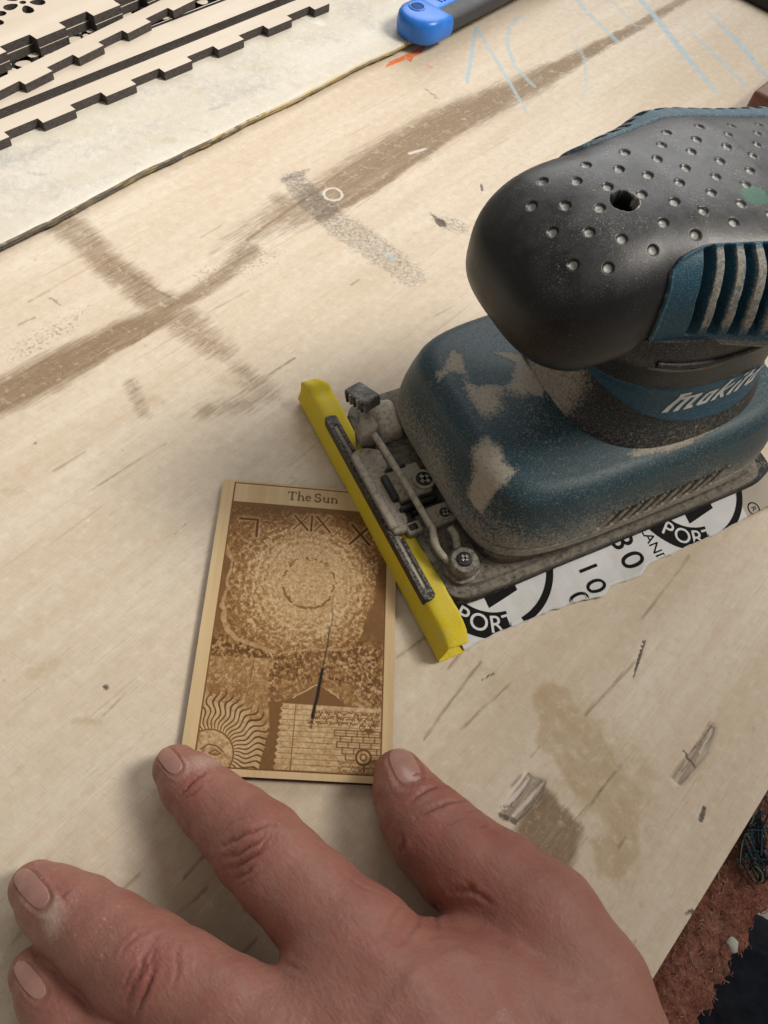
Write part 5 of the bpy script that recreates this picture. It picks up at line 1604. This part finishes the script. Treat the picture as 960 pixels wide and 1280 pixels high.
for pts, w, dep, rd in CREASES:
    q = smooth_poly(np.array(pts), 14)
    P3 = np.array([on_hand(*p) for p in q])
    c0 = P3.mean(0); R0 = np.max(np.linalg.norm(P3 - c0, axis=1)) + 8
    m = np.linalg.norm(HV - c0, axis=1) < R0
    best = np.full(m.sum(), 1e9); tt_ = np.zeros(m.sum())
    X = HV[m]
    for i in range(len(P3) - 1):
        d = P3[i + 1] - P3[i]; l2 = max(d @ d, 1e-9); t = np.clip((X - P3[i]) @ d / l2, 0, 1)
        r = np.linalg.norm(X - P3[i] - t[:, None] * d, axis=1); k = r < best
        best[k] = r[k]; tt_[k] = (i + t[k]) / (len(P3) - 1)
    taper = np.sin(np.pi * np.clip(tt_, .06, .94)) ** .6
    w = w * .72
    prof_ = 1.15 * np.exp(-(best / w) ** 2) - .42 * np.exp(-((best - 2.6 * w) / (1.5 * w)) ** 2)
    disp[m] -= dep * prof_ * taper
    crease[m] = np.maximum(crease[m], np.exp(-(best / (w * .8)) ** 2) * taper * min(1, rd))
    red[m] += rd * .35 * np.exp(-(best / 3.2) ** 2) * taper
# broad colour: redder knuckles and finger ends, paler webs
for c, r, k in ((CH_['index'][4], 11, .35), (CH_['middle'][4], 12, .4), (CH_['thumb'][4], 12, .45), (CH_['index'][2], 9, .15), (CH_['thumb'][5], 14, .3), (CH_['index'][-1], 18, .25)):
    red += k * np.exp(-(np.linalg.norm(HV - c[:3], axis=1) / (r + c[3] * .6)) ** 2)
for ch_ in ('index', 'middle', 'ring', 'thumb'):
    red += .30 * np.exp(-(np.linalg.norm(HV - CH_[ch_][0][:3], axis=1) / 11) ** 2)
red += .6 * np.exp(-(np.linalg.norm(HV - on_hand(80, 1117), axis=1) / 2.6) ** 2)
dustm = np.zeros(len(HV))
for u, v, r, k in ((60, 1158, 5, .6), (82, 1120, 6, .3), (245, 950, 6, .35), (275, 945, 5, .4), (262, 955, 6, .3), (30, 1120, 6, .35), (115, 1160, 12, .25), (90, 1080, 10, .25), (150, 1195, 12, .2), (480, 990, 8, .2)):
    dustm += k * np.exp(-(np.linalg.norm(HV - on_hand(u, v), axis=1) / r) ** 2)
NAILS = [((210, 949), (195, 930), (213, 972)), ((37, 1109), (21, 1090), (42, 1138)), ((35, 1222), (19, 1203), (46, 1252)), ((507, 953), (497, 932), (530, 966))]
NFR = []
for cpx, tip_px, side_px in NAILS:
    c, t, s_ = on_hand(*cpx), on_hand(*tip_px), on_hand(*side_px)
    N = sdf_grad(hand_sdf, c[None])[0]
    ux = t - c; L = np.linalg.norm(ux); ux -= N * (ux @ N); ux /= np.linalg.norm(ux)
    uy = np.cross(N, ux); Wd = max(abs((s_ - c) @ uy), 2.5)
    NFR.append((c, N, ux, uy, L, Wd))
    q = HV - c; x_, y_ = q @ ux, q @ uy
    rho = ((np.abs(x_) / L) ** 2.9 + (np.abs(y_) / Wd) ** 2.9) ** (1 / 2.9)
    near = (np.linalg.norm(q, axis=1) < 2.2 * L) & (HN @ N > .05)
    fold = (0.24 * np.exp(-((rho - 1.24) / .15) ** 2) - .16 * np.exp(-((rho - 1.0) / .07) ** 2)) * sstep(.75, .35, x_ / L) * near
    disp += fold; crease = np.maximum(crease, .18 * np.exp(-((rho - 1.02) / .06) ** 2) * sstep(.8, .4, x_ / L) * near)
    dustm += .25 * np.exp(-((rho - 1.25) / .16) ** 2) * sstep(.2, -.6, x_ / L) * near
for pts, w, hgt in (([(560, 1280), (520, 1225), (470, 1190)], 5.5, .9), ([(640, 1275), (600, 1215), (560, 1180)], 3.0, .55), ([(420, 1275), (380, 1290), (330, 1285)], 6, .7), ([(700, 1270), (660, 1225), (640, 1170)], 3.2, .5), ([(480, 1270), (500, 1240), (540, 1200), (590, 1195)], 2.4, .45)):
    P3 = np.array([on_hand(*q) for q in smooth_poly(np.array(pts), 9)])
    dd = np.full(len(HV), 1e9)
    for i in range(len(P3) - 1):
        d = P3[i + 1] - P3[i]; tq = np.clip((HV - P3[i]) @ d / max(d @ d, 1e-9), 0, 1)
        dd = np.minimum(dd, np.linalg.norm(HV - P3[i] - tq[:, None] * d, axis=1))
    disp += hgt * np.exp(-(dd / w) ** 2)
red += .35 * sstep(.52, .70, vnoise(HV[:, 0], HV[:, 1], 11, 95, 3, HV[:, 2]))
dustm += .5 * (np.random.default_rng(3).random(len(HV)) < .0025)
disp += .16 * (vnoise(HV[:, 0], HV[:, 1], 6, 91, 3, HV[:, 2]) - .5) * 2


def skin_material():
    g = G('skin', .48, .4)
    n = g.noise(38, 4, .6); f = g.noise(420, 3, .6); v = g.voro(900); vv_ = g.voro(420)
    c = g.mix(g.mr(n, .3, .7), (0.285, 0.128, 0.096), (0.345, 0.166, 0.127))
    c = g.mix(g.ma('MULTIPLY', g.mr(g.noise(110, 4, .65), .42, .72), .4), c, (0.29, 0.104, 0.082))
    c = g.mix(g.ma('MULTIPLY', g.attr('red'), .75, True), c, (0.275, 0.082, 0.066))
    c = g.mix(g.ma('MULTIPLY', g.attr('crease'), .62), c, (0.09, 0.026, 0.021))
    c = g.mix(g.ma('MULTIPLY', g.mr(f, .58, .74), .18), c, (0.25, 0.11, 0.08))
    dm = g.mr(g.ma('ADD', g.attr('dust'), g.ma('MULTIPLY', g.ma('SUBTRACT', g.noise(900, 3, .7), .5), .8)), .3, .8)
    c = g.mix(g.ma('MULTIPLY', dm, .5), c, (0.56, 0.47, 0.40))
    wr = g.noise(1, 3, .6, g.map(rot=(0, 0, math.radians(-42)), scale=(900, 260, 400)), dist=.6)
    wr2 = g.noise(1, 3, .6, g.map(rot=(0, 0, math.radians(35)), scale=(800, 240, 400)), dist=.6)
    c = g.mix(g.ma('MULTIPLY', g.mr(wr, .58, .74), .28), c, (0.20, 0.075, 0.06))
    c = g.mix(g.ma('MULTIPLY', g.mr(v, .10, .0), .22), c, (0.22, 0.09, 0.07))
    c = g.mix(g.ma('MULTIPLY', g.mr(g.noise(700, 4, .7), .55, .75), .25), c, (0.44, 0.27, 0.22))
    h = g.ma('ADD', g.ma('MULTIPLY', v, .30), g.ma('ADD', g.ma('ADD', wr, g.ma('MULTIPLY', wr2, .6)), g.ma('MULTIPLY', vv_, .25)))
    g.set(g.p.inputs['Subsurface Weight'], .12)
    g.p.inputs['Subsurface Radius'].default_value = (.006, .0022, .0013)
    g.p.inputs['Subsurface Scale'].default_value = 1.0
    return g.out(c, g.mr(f, .3, .7, .38, .56), g.bump(h, .42, .0006))


HV2 = HV + HN * (disp * 1.25)[:, None]
HV2[:, 2] = np.maximum(HV2[:, 2], .1)
hand = mesh('hand', HV2, HF, [skin_material()], attrs=dict(red=np.clip(red, 0, 1.3), crease=np.clip(crease, 0, 1), dust=np.clip(dustm, 0, 1)))
props(hand, 'bare left hand with spread fingers holding the wooden card down', 'hand')


def nail_material():
    g = G('fingernail', .34, .45)
    n = g.noise(160, 3, .6); st = g.noise(1, 2, .5, g.map(scale=(900, 900, 900)))
    c = g.mix(g.mr(n, .3, .7), (0.345, 0.178, 0.143), (0.395, 0.222, 0.183))
    c = g.mix(g.attr('tip'), c, (0.50, 0.41, 0.35))
    c = g.mix(g.ma('MULTIPLY', g.attr('rim'), .22), c, (0.27, 0.13, 0.105))
    g.set(g.p.inputs['Subsurface Weight'], .1); g.p.inputs['Subsurface Radius'].default_value = (.004, .002, .001); g.p.inputs['Subsurface Scale'].default_value = 1.0
    return g.out(c, .26, g.bump(n, .15, .0005))


M_NAIL = nail_material()


def nail(c, N, ux, uy, L, Wd):
    """nail plate bedded in the fingertip"""
    ni, nj = 34, 30
    r = np.linspace(0, 1, ni)[:, None]; a = np.linspace(0, 2 * np.pi, nj, endpoint=False)[None]
    ex = 2.9
    X = L * r * np.sign(np.cos(a)) * np.abs(np.cos(a)) ** (2 / ex); Y = Wd * r * np.sign(np.sin(a)) * np.abs(np.sin(a)) ** (2 / ex)
    rr2 = r + 0 * a
    P = c + X[..., None] * ux + Y[..., None] * uy + 9 * N
    P = P.reshape(-1, 3); lift = (.16 - .9 * sstep(.88, 1.0, rr2)).ravel()
    lift += (.30 * sstep(.3, 1, (X / L)) * (rr2 < .97)).ravel()
    for _ in range(26): P = P - N * (hand_sdf(P) - lift)[:, None] * .8
    V = np.vstack([P]); F = grid_faces(ni, nj, True)
    tipm = (sstep(.80, .92, X / L) * sstep(1.0, .97, rr2)).ravel(); rimm = sstep(.86, .97, rr2).ravel() * (1 - .6 * sstep(.6, .9, (X / L))).ravel()
    o = mesh('fingernail', V, F, M_NAIL, hand, attrs=dict(tip=tipm, rim=rimm))
    if o.data.polygons[len(F) // 2].normal.dot(Vector(N)) < 0: o.data.flip_normals()


for fr in NFR: nail(*fr)
# ------------------------------------------------------------------ utility knife, far edge
def plastic(name, col, rough=.4, dust=.12):
    g = G(name, rough, .45)
    n = g.noise(90, 4, .6); f = g.noise(1500, 3, .6)
    c = g.mix(g.mr(n, .35, .7), col, tuple(min(1, x * 1.18 + .006) for x in col))
    c = g.mix(g.ma('MULTIPLY', g.mr(f, .56, .72), dust), c, (0.5, 0.48, 0.45))
    return g.out(c, g.mr(n, .3, .7, rough - .06, rough + .1), g.bump(f, .1, .0003))


M_BLUE = plastic('blue_plastic', (0.015, 0.16, 0.62), .32)
M_GREYP = plastic('dark_grey_grip', (0.030, 0.031, 0.035), .5)
kx = xy(333, -243)
knife = empty('utility_knife', (kx[0], kx[1], 0), GA + math.radians(1.0))
props(knife, 'blue and dark grey utility knife lying across the edge of the pale board', 'knife')
# local x along the handle, y towards the far side


def outline_cap():
    pts = []
    for t in np.linspace(math.pi / 2, 3 * math.pi / 2, 22):
        pts.append((15.5 + 15.5 * math.cos(t) * (abs(math.cos(t)) ** -.12 if abs(math.cos(t)) > .05 else 1), 16.0 * math.sin(t)))
    return pts[::-1] if False else pts


oc_ = outline_cap()
rings = []
full = [(x, y) for x, y in oc_] + [(29, -16.0), (29, 16.0)]
cxm = np.array([15.5, 0])
for sc, z in ((.90, 5.9), (.975, 7.5), (1.0, 10.5), (1.0, 14.5), (.965, 17.6), (.90, 19.3), (.80, 20.1), (.55, 20.5), (.2, 20.6)):
    rings.append(np.array([((x - 15.5) * sc + 15.5, y * sc, z) for x, y in full]))
cap = loft('end_cap', rings, M_BLUE, parent=knife)
bm = bmesh.new(); add_cyl(bm, (15.2, 5.0, 20.45), 4.4, 4.4, .5, seg=32)
hole = bm_obj('lanyard_hole_shade', bm, G('hole_shade', .6, .2).out((0.006, 0.05, 0.20), .6), cap, smooth=True, bevel=.1)  # solid disc in darker blue, the hole's shade put into its colour
V, F = tube([(15.2 + 4.9 * math.cos(t), 5.0 + 4.9 * math.sin(t), 20.45) for t in np.linspace(0, 2 * math.pi, 33)], .75, 8, False)
mesh('hole_rim', V, F, M_BLUE, cap)
body = []
for x in np.linspace(28.2, 190, 30):
    L = rbox((0, -1.5), 14.2, 6.4, 3.2, 40)
    body.append(np.c_[np.full(40, x), L[:, 0] - 1.2, L[:, 1] + 13.8])
loft('handle_body', body, M_GREYP, parent=knife)
sl_ = []
for x in np.linspace(24, 186, 30):
    L = rbox((0, 0), 9.2, 3.2, 3.5, 36)
    sl_.append(np.c_[np.full(36, x), L[:, 0] + 5.4, L[:, 1] + 16.9])
slider = loft('blade_channel', sl_, M_BLUE, parent=knife)
for k in range(6):
    bm = bmesh.new(); add_box(bm, (34.5 + k * 3.1, 2.4 - .25 * k, 20.1), (1.3, 6, .9), Matrix.Rotation(.25, 3, 'Z'))
    bm_obj('channel_rib', bm, M_BLUE, slider, smooth=True, bevel=.3)

# ------------------------------------------------------------------ right edge: brown block and grey case
g = G('red_brown_wood', .5, .4); nn = g.noise(1, 4, .6, g.map(rot=(0, 0, -GA), scale=(14, 260, 260)))
M_BROWN = g.out(g.mix(g.mr(nn, .3, .7), (0.115, 0.045, 0.028), (0.19, 0.085, 0.055)), .5, g.bump(nn, .15, .0005))
bm = bmesh.new(); add_box(bm, (0, 0, 9), (150, 40, 18))
bl_ = bm_obj('brown_block', bm, M_BROWN, smooth=True, bevel=3, seg=4)
c_ = xy(535, -34.5); bl_.location = (c_[0] * MM, c_[1] * MM, 0); bl_.rotation_euler = (0, 0, GA)
props(bl_, 'smooth reddish brown block just showing behind the sander grip', 'wooden block')
case = empty('grey_case', (*xy(604.5, -75), 0), GA)
props(case, 'grey case with a black rim standing at the far right bench corner', 'case')
bm = bmesh.new(); add_box(bm, (45, 0, 4.5), (90, 190, 9))
bm_obj('case_rim', bm, M_BLACKCLEAN, case, smooth=True, bevel=2.5, seg=3)
bm = bmesh.new(); add_box(bm, (50, 0, 11), (88, 188, 4))
bm_obj('case_lid', bm, plastic('grey_lid', (0.28, 0.27, 0.27), .45), case, smooth=True, bevel=1.5, seg=3)

# ------------------------------------------------------------------ fibrous red mat under the sheet, floor below
def mat_material():
    g = G('matted_red_fibre', .95, .1)
    n = g.noise(330, 5, .75); b = g.noise(60, 4, .6); sp = g.noise(800, 2, .6)
    c = g.mix(g.mr(n, .3, .7), (0.13, 0.040, 0.028), (0.34, 0.15, 0.11))
    c = g.mix(g.ma('MULTIPLY', g.mr(b, .50, .72), .6), c, (0.15, 0.105, 0.075))
    c = g.mix(g.ma('MULTIPLY', g.mr(sp, .58, .72), .5), c, (0.33, 0.25, 0.20))
    return g.out(c, .95, g.bump(n, .8, .002))


M_MAT = mat_material()
mu, mv = 330, 70
U_ = np.linspace(-120, 330, mu)[:, None] + np.zeros((1, mv)); S_ = np.linspace(0, 1, mv)[None] + np.zeros((mu, 1))
outer = 189.0 + 5 * (vnoise(U_, U_ * 0, 12, 101, 3) - .5) + 2.5 * (vnoise(U_, U_ * 0 + 3, 3, 102, 2) - .5)
Vv = 120 + np.minimum(S_ / .8, 1) * (outer - 120)
fall = np.maximum(S_ - .8, 0) / .2
X_ = U_ * GU[0] + Vv * GV[0]; Y_ = U_ * GU[1] + Vv * GV[1]
nz = (vnoise(X_, Y_, 7, 103, 4) - .5) * 4.6 + (vnoise(X_, Y_, 2.0, 104, 2) - .5) * 2.6
Z_ = np.minimum(-7.4 + nz * np.minimum((1 - S_) * 4 + .4, 1) * (Vv > 163), -6.2) - 22 * fall - 3.0 * sstep(.62, .8, S_)
Vv2 = Vv + 2.0 * nz * (S_ > .7) * .5
X_ = U_ * GU[0] + Vv2 * GV[0]; Y_ = U_ * GU[1] + Vv2 * GV[1]
F = grid_faces(mu, mv)
mat_root = empty('fibre_mat', (0, 0, 0))
props(mat_root, 'frayed reddish brown fibre mat sticking out under the plywood sheet', 'mat')
mo = mesh('mat_body', np.stack([X_, Y_, Z_], -1).reshape(-1, 3), F[:, ::-1], M_MAT, mat_root)
# loose fibres
r3 = np.random.default_rng(17)
FV, FF, FM = [], [], []
for k in range(3200):
    u = r3.uniform(-10, 250); s = r3.uniform(.52, .86)
    i = int((u + 120) / 450 * (mu - 1)); j = int(s * (mv - 1))
    p = np.array([X_[i, j], Y_[i, j], Z_[i, j] + .2])
    if (p[0] * GV[0] + p[1] * GV[1]) < V_EDGE - 1: p[:2] += GV * 3
    a = r3.uniform(0, 6.28); L = r3.uniform(.7, 2.3); d = np.array([math.cos(a), math.sin(a), r3.uniform(-.15, .45)]); e = np.array([-d[1], d[0], 0]) * r3.uniform(-.8, .8)
    q = [p, p + d * L * .5 + e * L * .35 + [0, 0, .35], p + d * L]
    if any((x[0] * GV[0] + x[1] * GV[1]) < V_EDGE + .6 for x in q): continue
    w = np.array([-d[1], d[0], .3]) * r3.uniform(.07, .16); b0 = len(FV); mi = r3.choice([0, 0, 0, 1, 1, 2])
    for x in q: FV += [x - w, x + w]
    FF += [(b0, b0 + 1, b0 + 3, b0 + 2), (b0 + 2, b0 + 3, b0 + 5, b0 + 4)]; FM += [mi, mi]
fibre = lambda n, c: G(n, .9, .1).out(c, .9)
o = mesh('loose_fibres', FV, FF, [fibre('red_fibre', (0.24, 0.085, 0.06)), fibre('pale_fibre', (0.33, 0.19, 0.15)), fibre('brown_fibre', (0.10, 0.045, 0.03))], mat_root, smooth=False, fmat=FM)
o['kind'] = 'stuff'
# tangle of blue and green thread, pale crumb
yarn = empty('thread_tangle', (0, 0, 0)); props(yarn, 'tangle of dark blue and green thread caught on the red mat', 'thread')
M_TB, M_TG, M_TD = fibre('blue_thread', (0.030, 0.050, 0.070)), fibre('green_thread', (0.11, 0.17, 0.085)), fibre('dark_thread', (0.016, 0.018, 0.022))
for k in range(26):
    c0 = at(*((944, 1035) if k % 2 else (942, 1075)), -4)
    q = [c0 + np.array([r3.normal(0, 3.2), r3.normal(0, 5.0), 1.2 + abs(r3.normal(0, 1.2))]) for _ in range(6)]
    for x in q:
        sv_ = x[0] * GV[0] + x[1] * GV[1]
        if sv_ < V_EDGE + 1.5: x[:2] += GV * (V_EDGE + 1.5 - sv_)
    V, F = tube(smooth_poly(q, 26), r3.uniform(.18, .38), 6)
    mesh('thread', V, F, [M_TB, M_TD, M_TD, M_TB][k % 4] if k % 9 else M_TG, yarn)
c0 = at(916, 1181, -5.5); bm = bmesh.new(); bmesh.ops.create_icosphere(bm, subdivisions=2, radius=1.0)
for v in bm.verts: v.co = Vector((v.co.x * 1.9 * (1 + .2 * math.sin(v.co.y * 5)), v.co.y * 2.6, v.co.z * 1.1)) + Vector((c0[0], c0[1], c0[2]))
cr_ = bm_obj('pale_crumb', bm, fibre('pale_crumb', (0.42, 0.42, 0.38)), smooth=True); props(cr_, 'small pale crumb lying on the red fibre mat', 'crumb')

gf = G('floor', .5, .4); fn = gf.noise(20, 4, .6)
M_FLOOR = gf.out(gf.mix(gf.mr(fn, .3, .7), (0.72, 0.67, 0.61), (0.82, 0.79, 0.75)), .5)
fl_ = mesh('floor', [(-3000, -3000, -720), (3000, -3000, -720), (3000, 3000, -720), (-3000, 3000, -720)], [(0, 1, 2, 3)], M_FLOOR, smooth=False); props(fl_, kind='structure')
# bench carcass under the sheet so the mat rests on something
lo_ = [xy(-260, 182), xy(760, 182), xy(760, -560), xy(-260, -560)]
bm = bmesh.new(); add_prism(bm, lo_, -45, -16)
cb = bm_obj('bench_frame', bm, M_BROWN, bevel=2); props(cb, kind='structure')
# dark cloth on the floor
gc = G('navy_cloth', .9, .15); cn = gc.noise(60, 4, .6)
M_CLOTH = gc.out(gc.mix(gc.mr(cn, .3, .7), (0.014, 0.018, 0.028), (0.034, 0.040, 0.058)), .9, gc.bump(gc.noise(300, 3, .6), .4, .002))
cc = at(975, 1245, -560); nn_, mm_ = 60, 90
ph = np.linspace(0, 1, nn_)[:, None]; th = np.linspace(0, 2 * np.pi, mm_, endpoint=False)[None]
rr_ = 95 * np.sin(np.clip(ph, .001, 1) * np.pi / 2) * (1 + .10 * np.sin(th * 3 + 1) + .05 * np.sin(th * 7))
X_ = cc[0] + rr_ * np.cos(th); Y_ = cc[1] + rr_ * np.sin(th) * 1.05
Z_ = -719 + 165 * np.cos(ph * np.pi / 2) ** .8 + 16 * (vnoise(X_, Y_, 40, 111, 3) - .5) * (1 - ph)
cl = mesh('navy_cloth', np.stack([X_, Y_, np.maximum(Z_, -719)], -1).reshape(-1, 3), grid_faces(nn_, mm_, True), M_CLOTH); props(cl, 'dark navy cloth heaped on the floor beyond the bench corner', 'cloth')
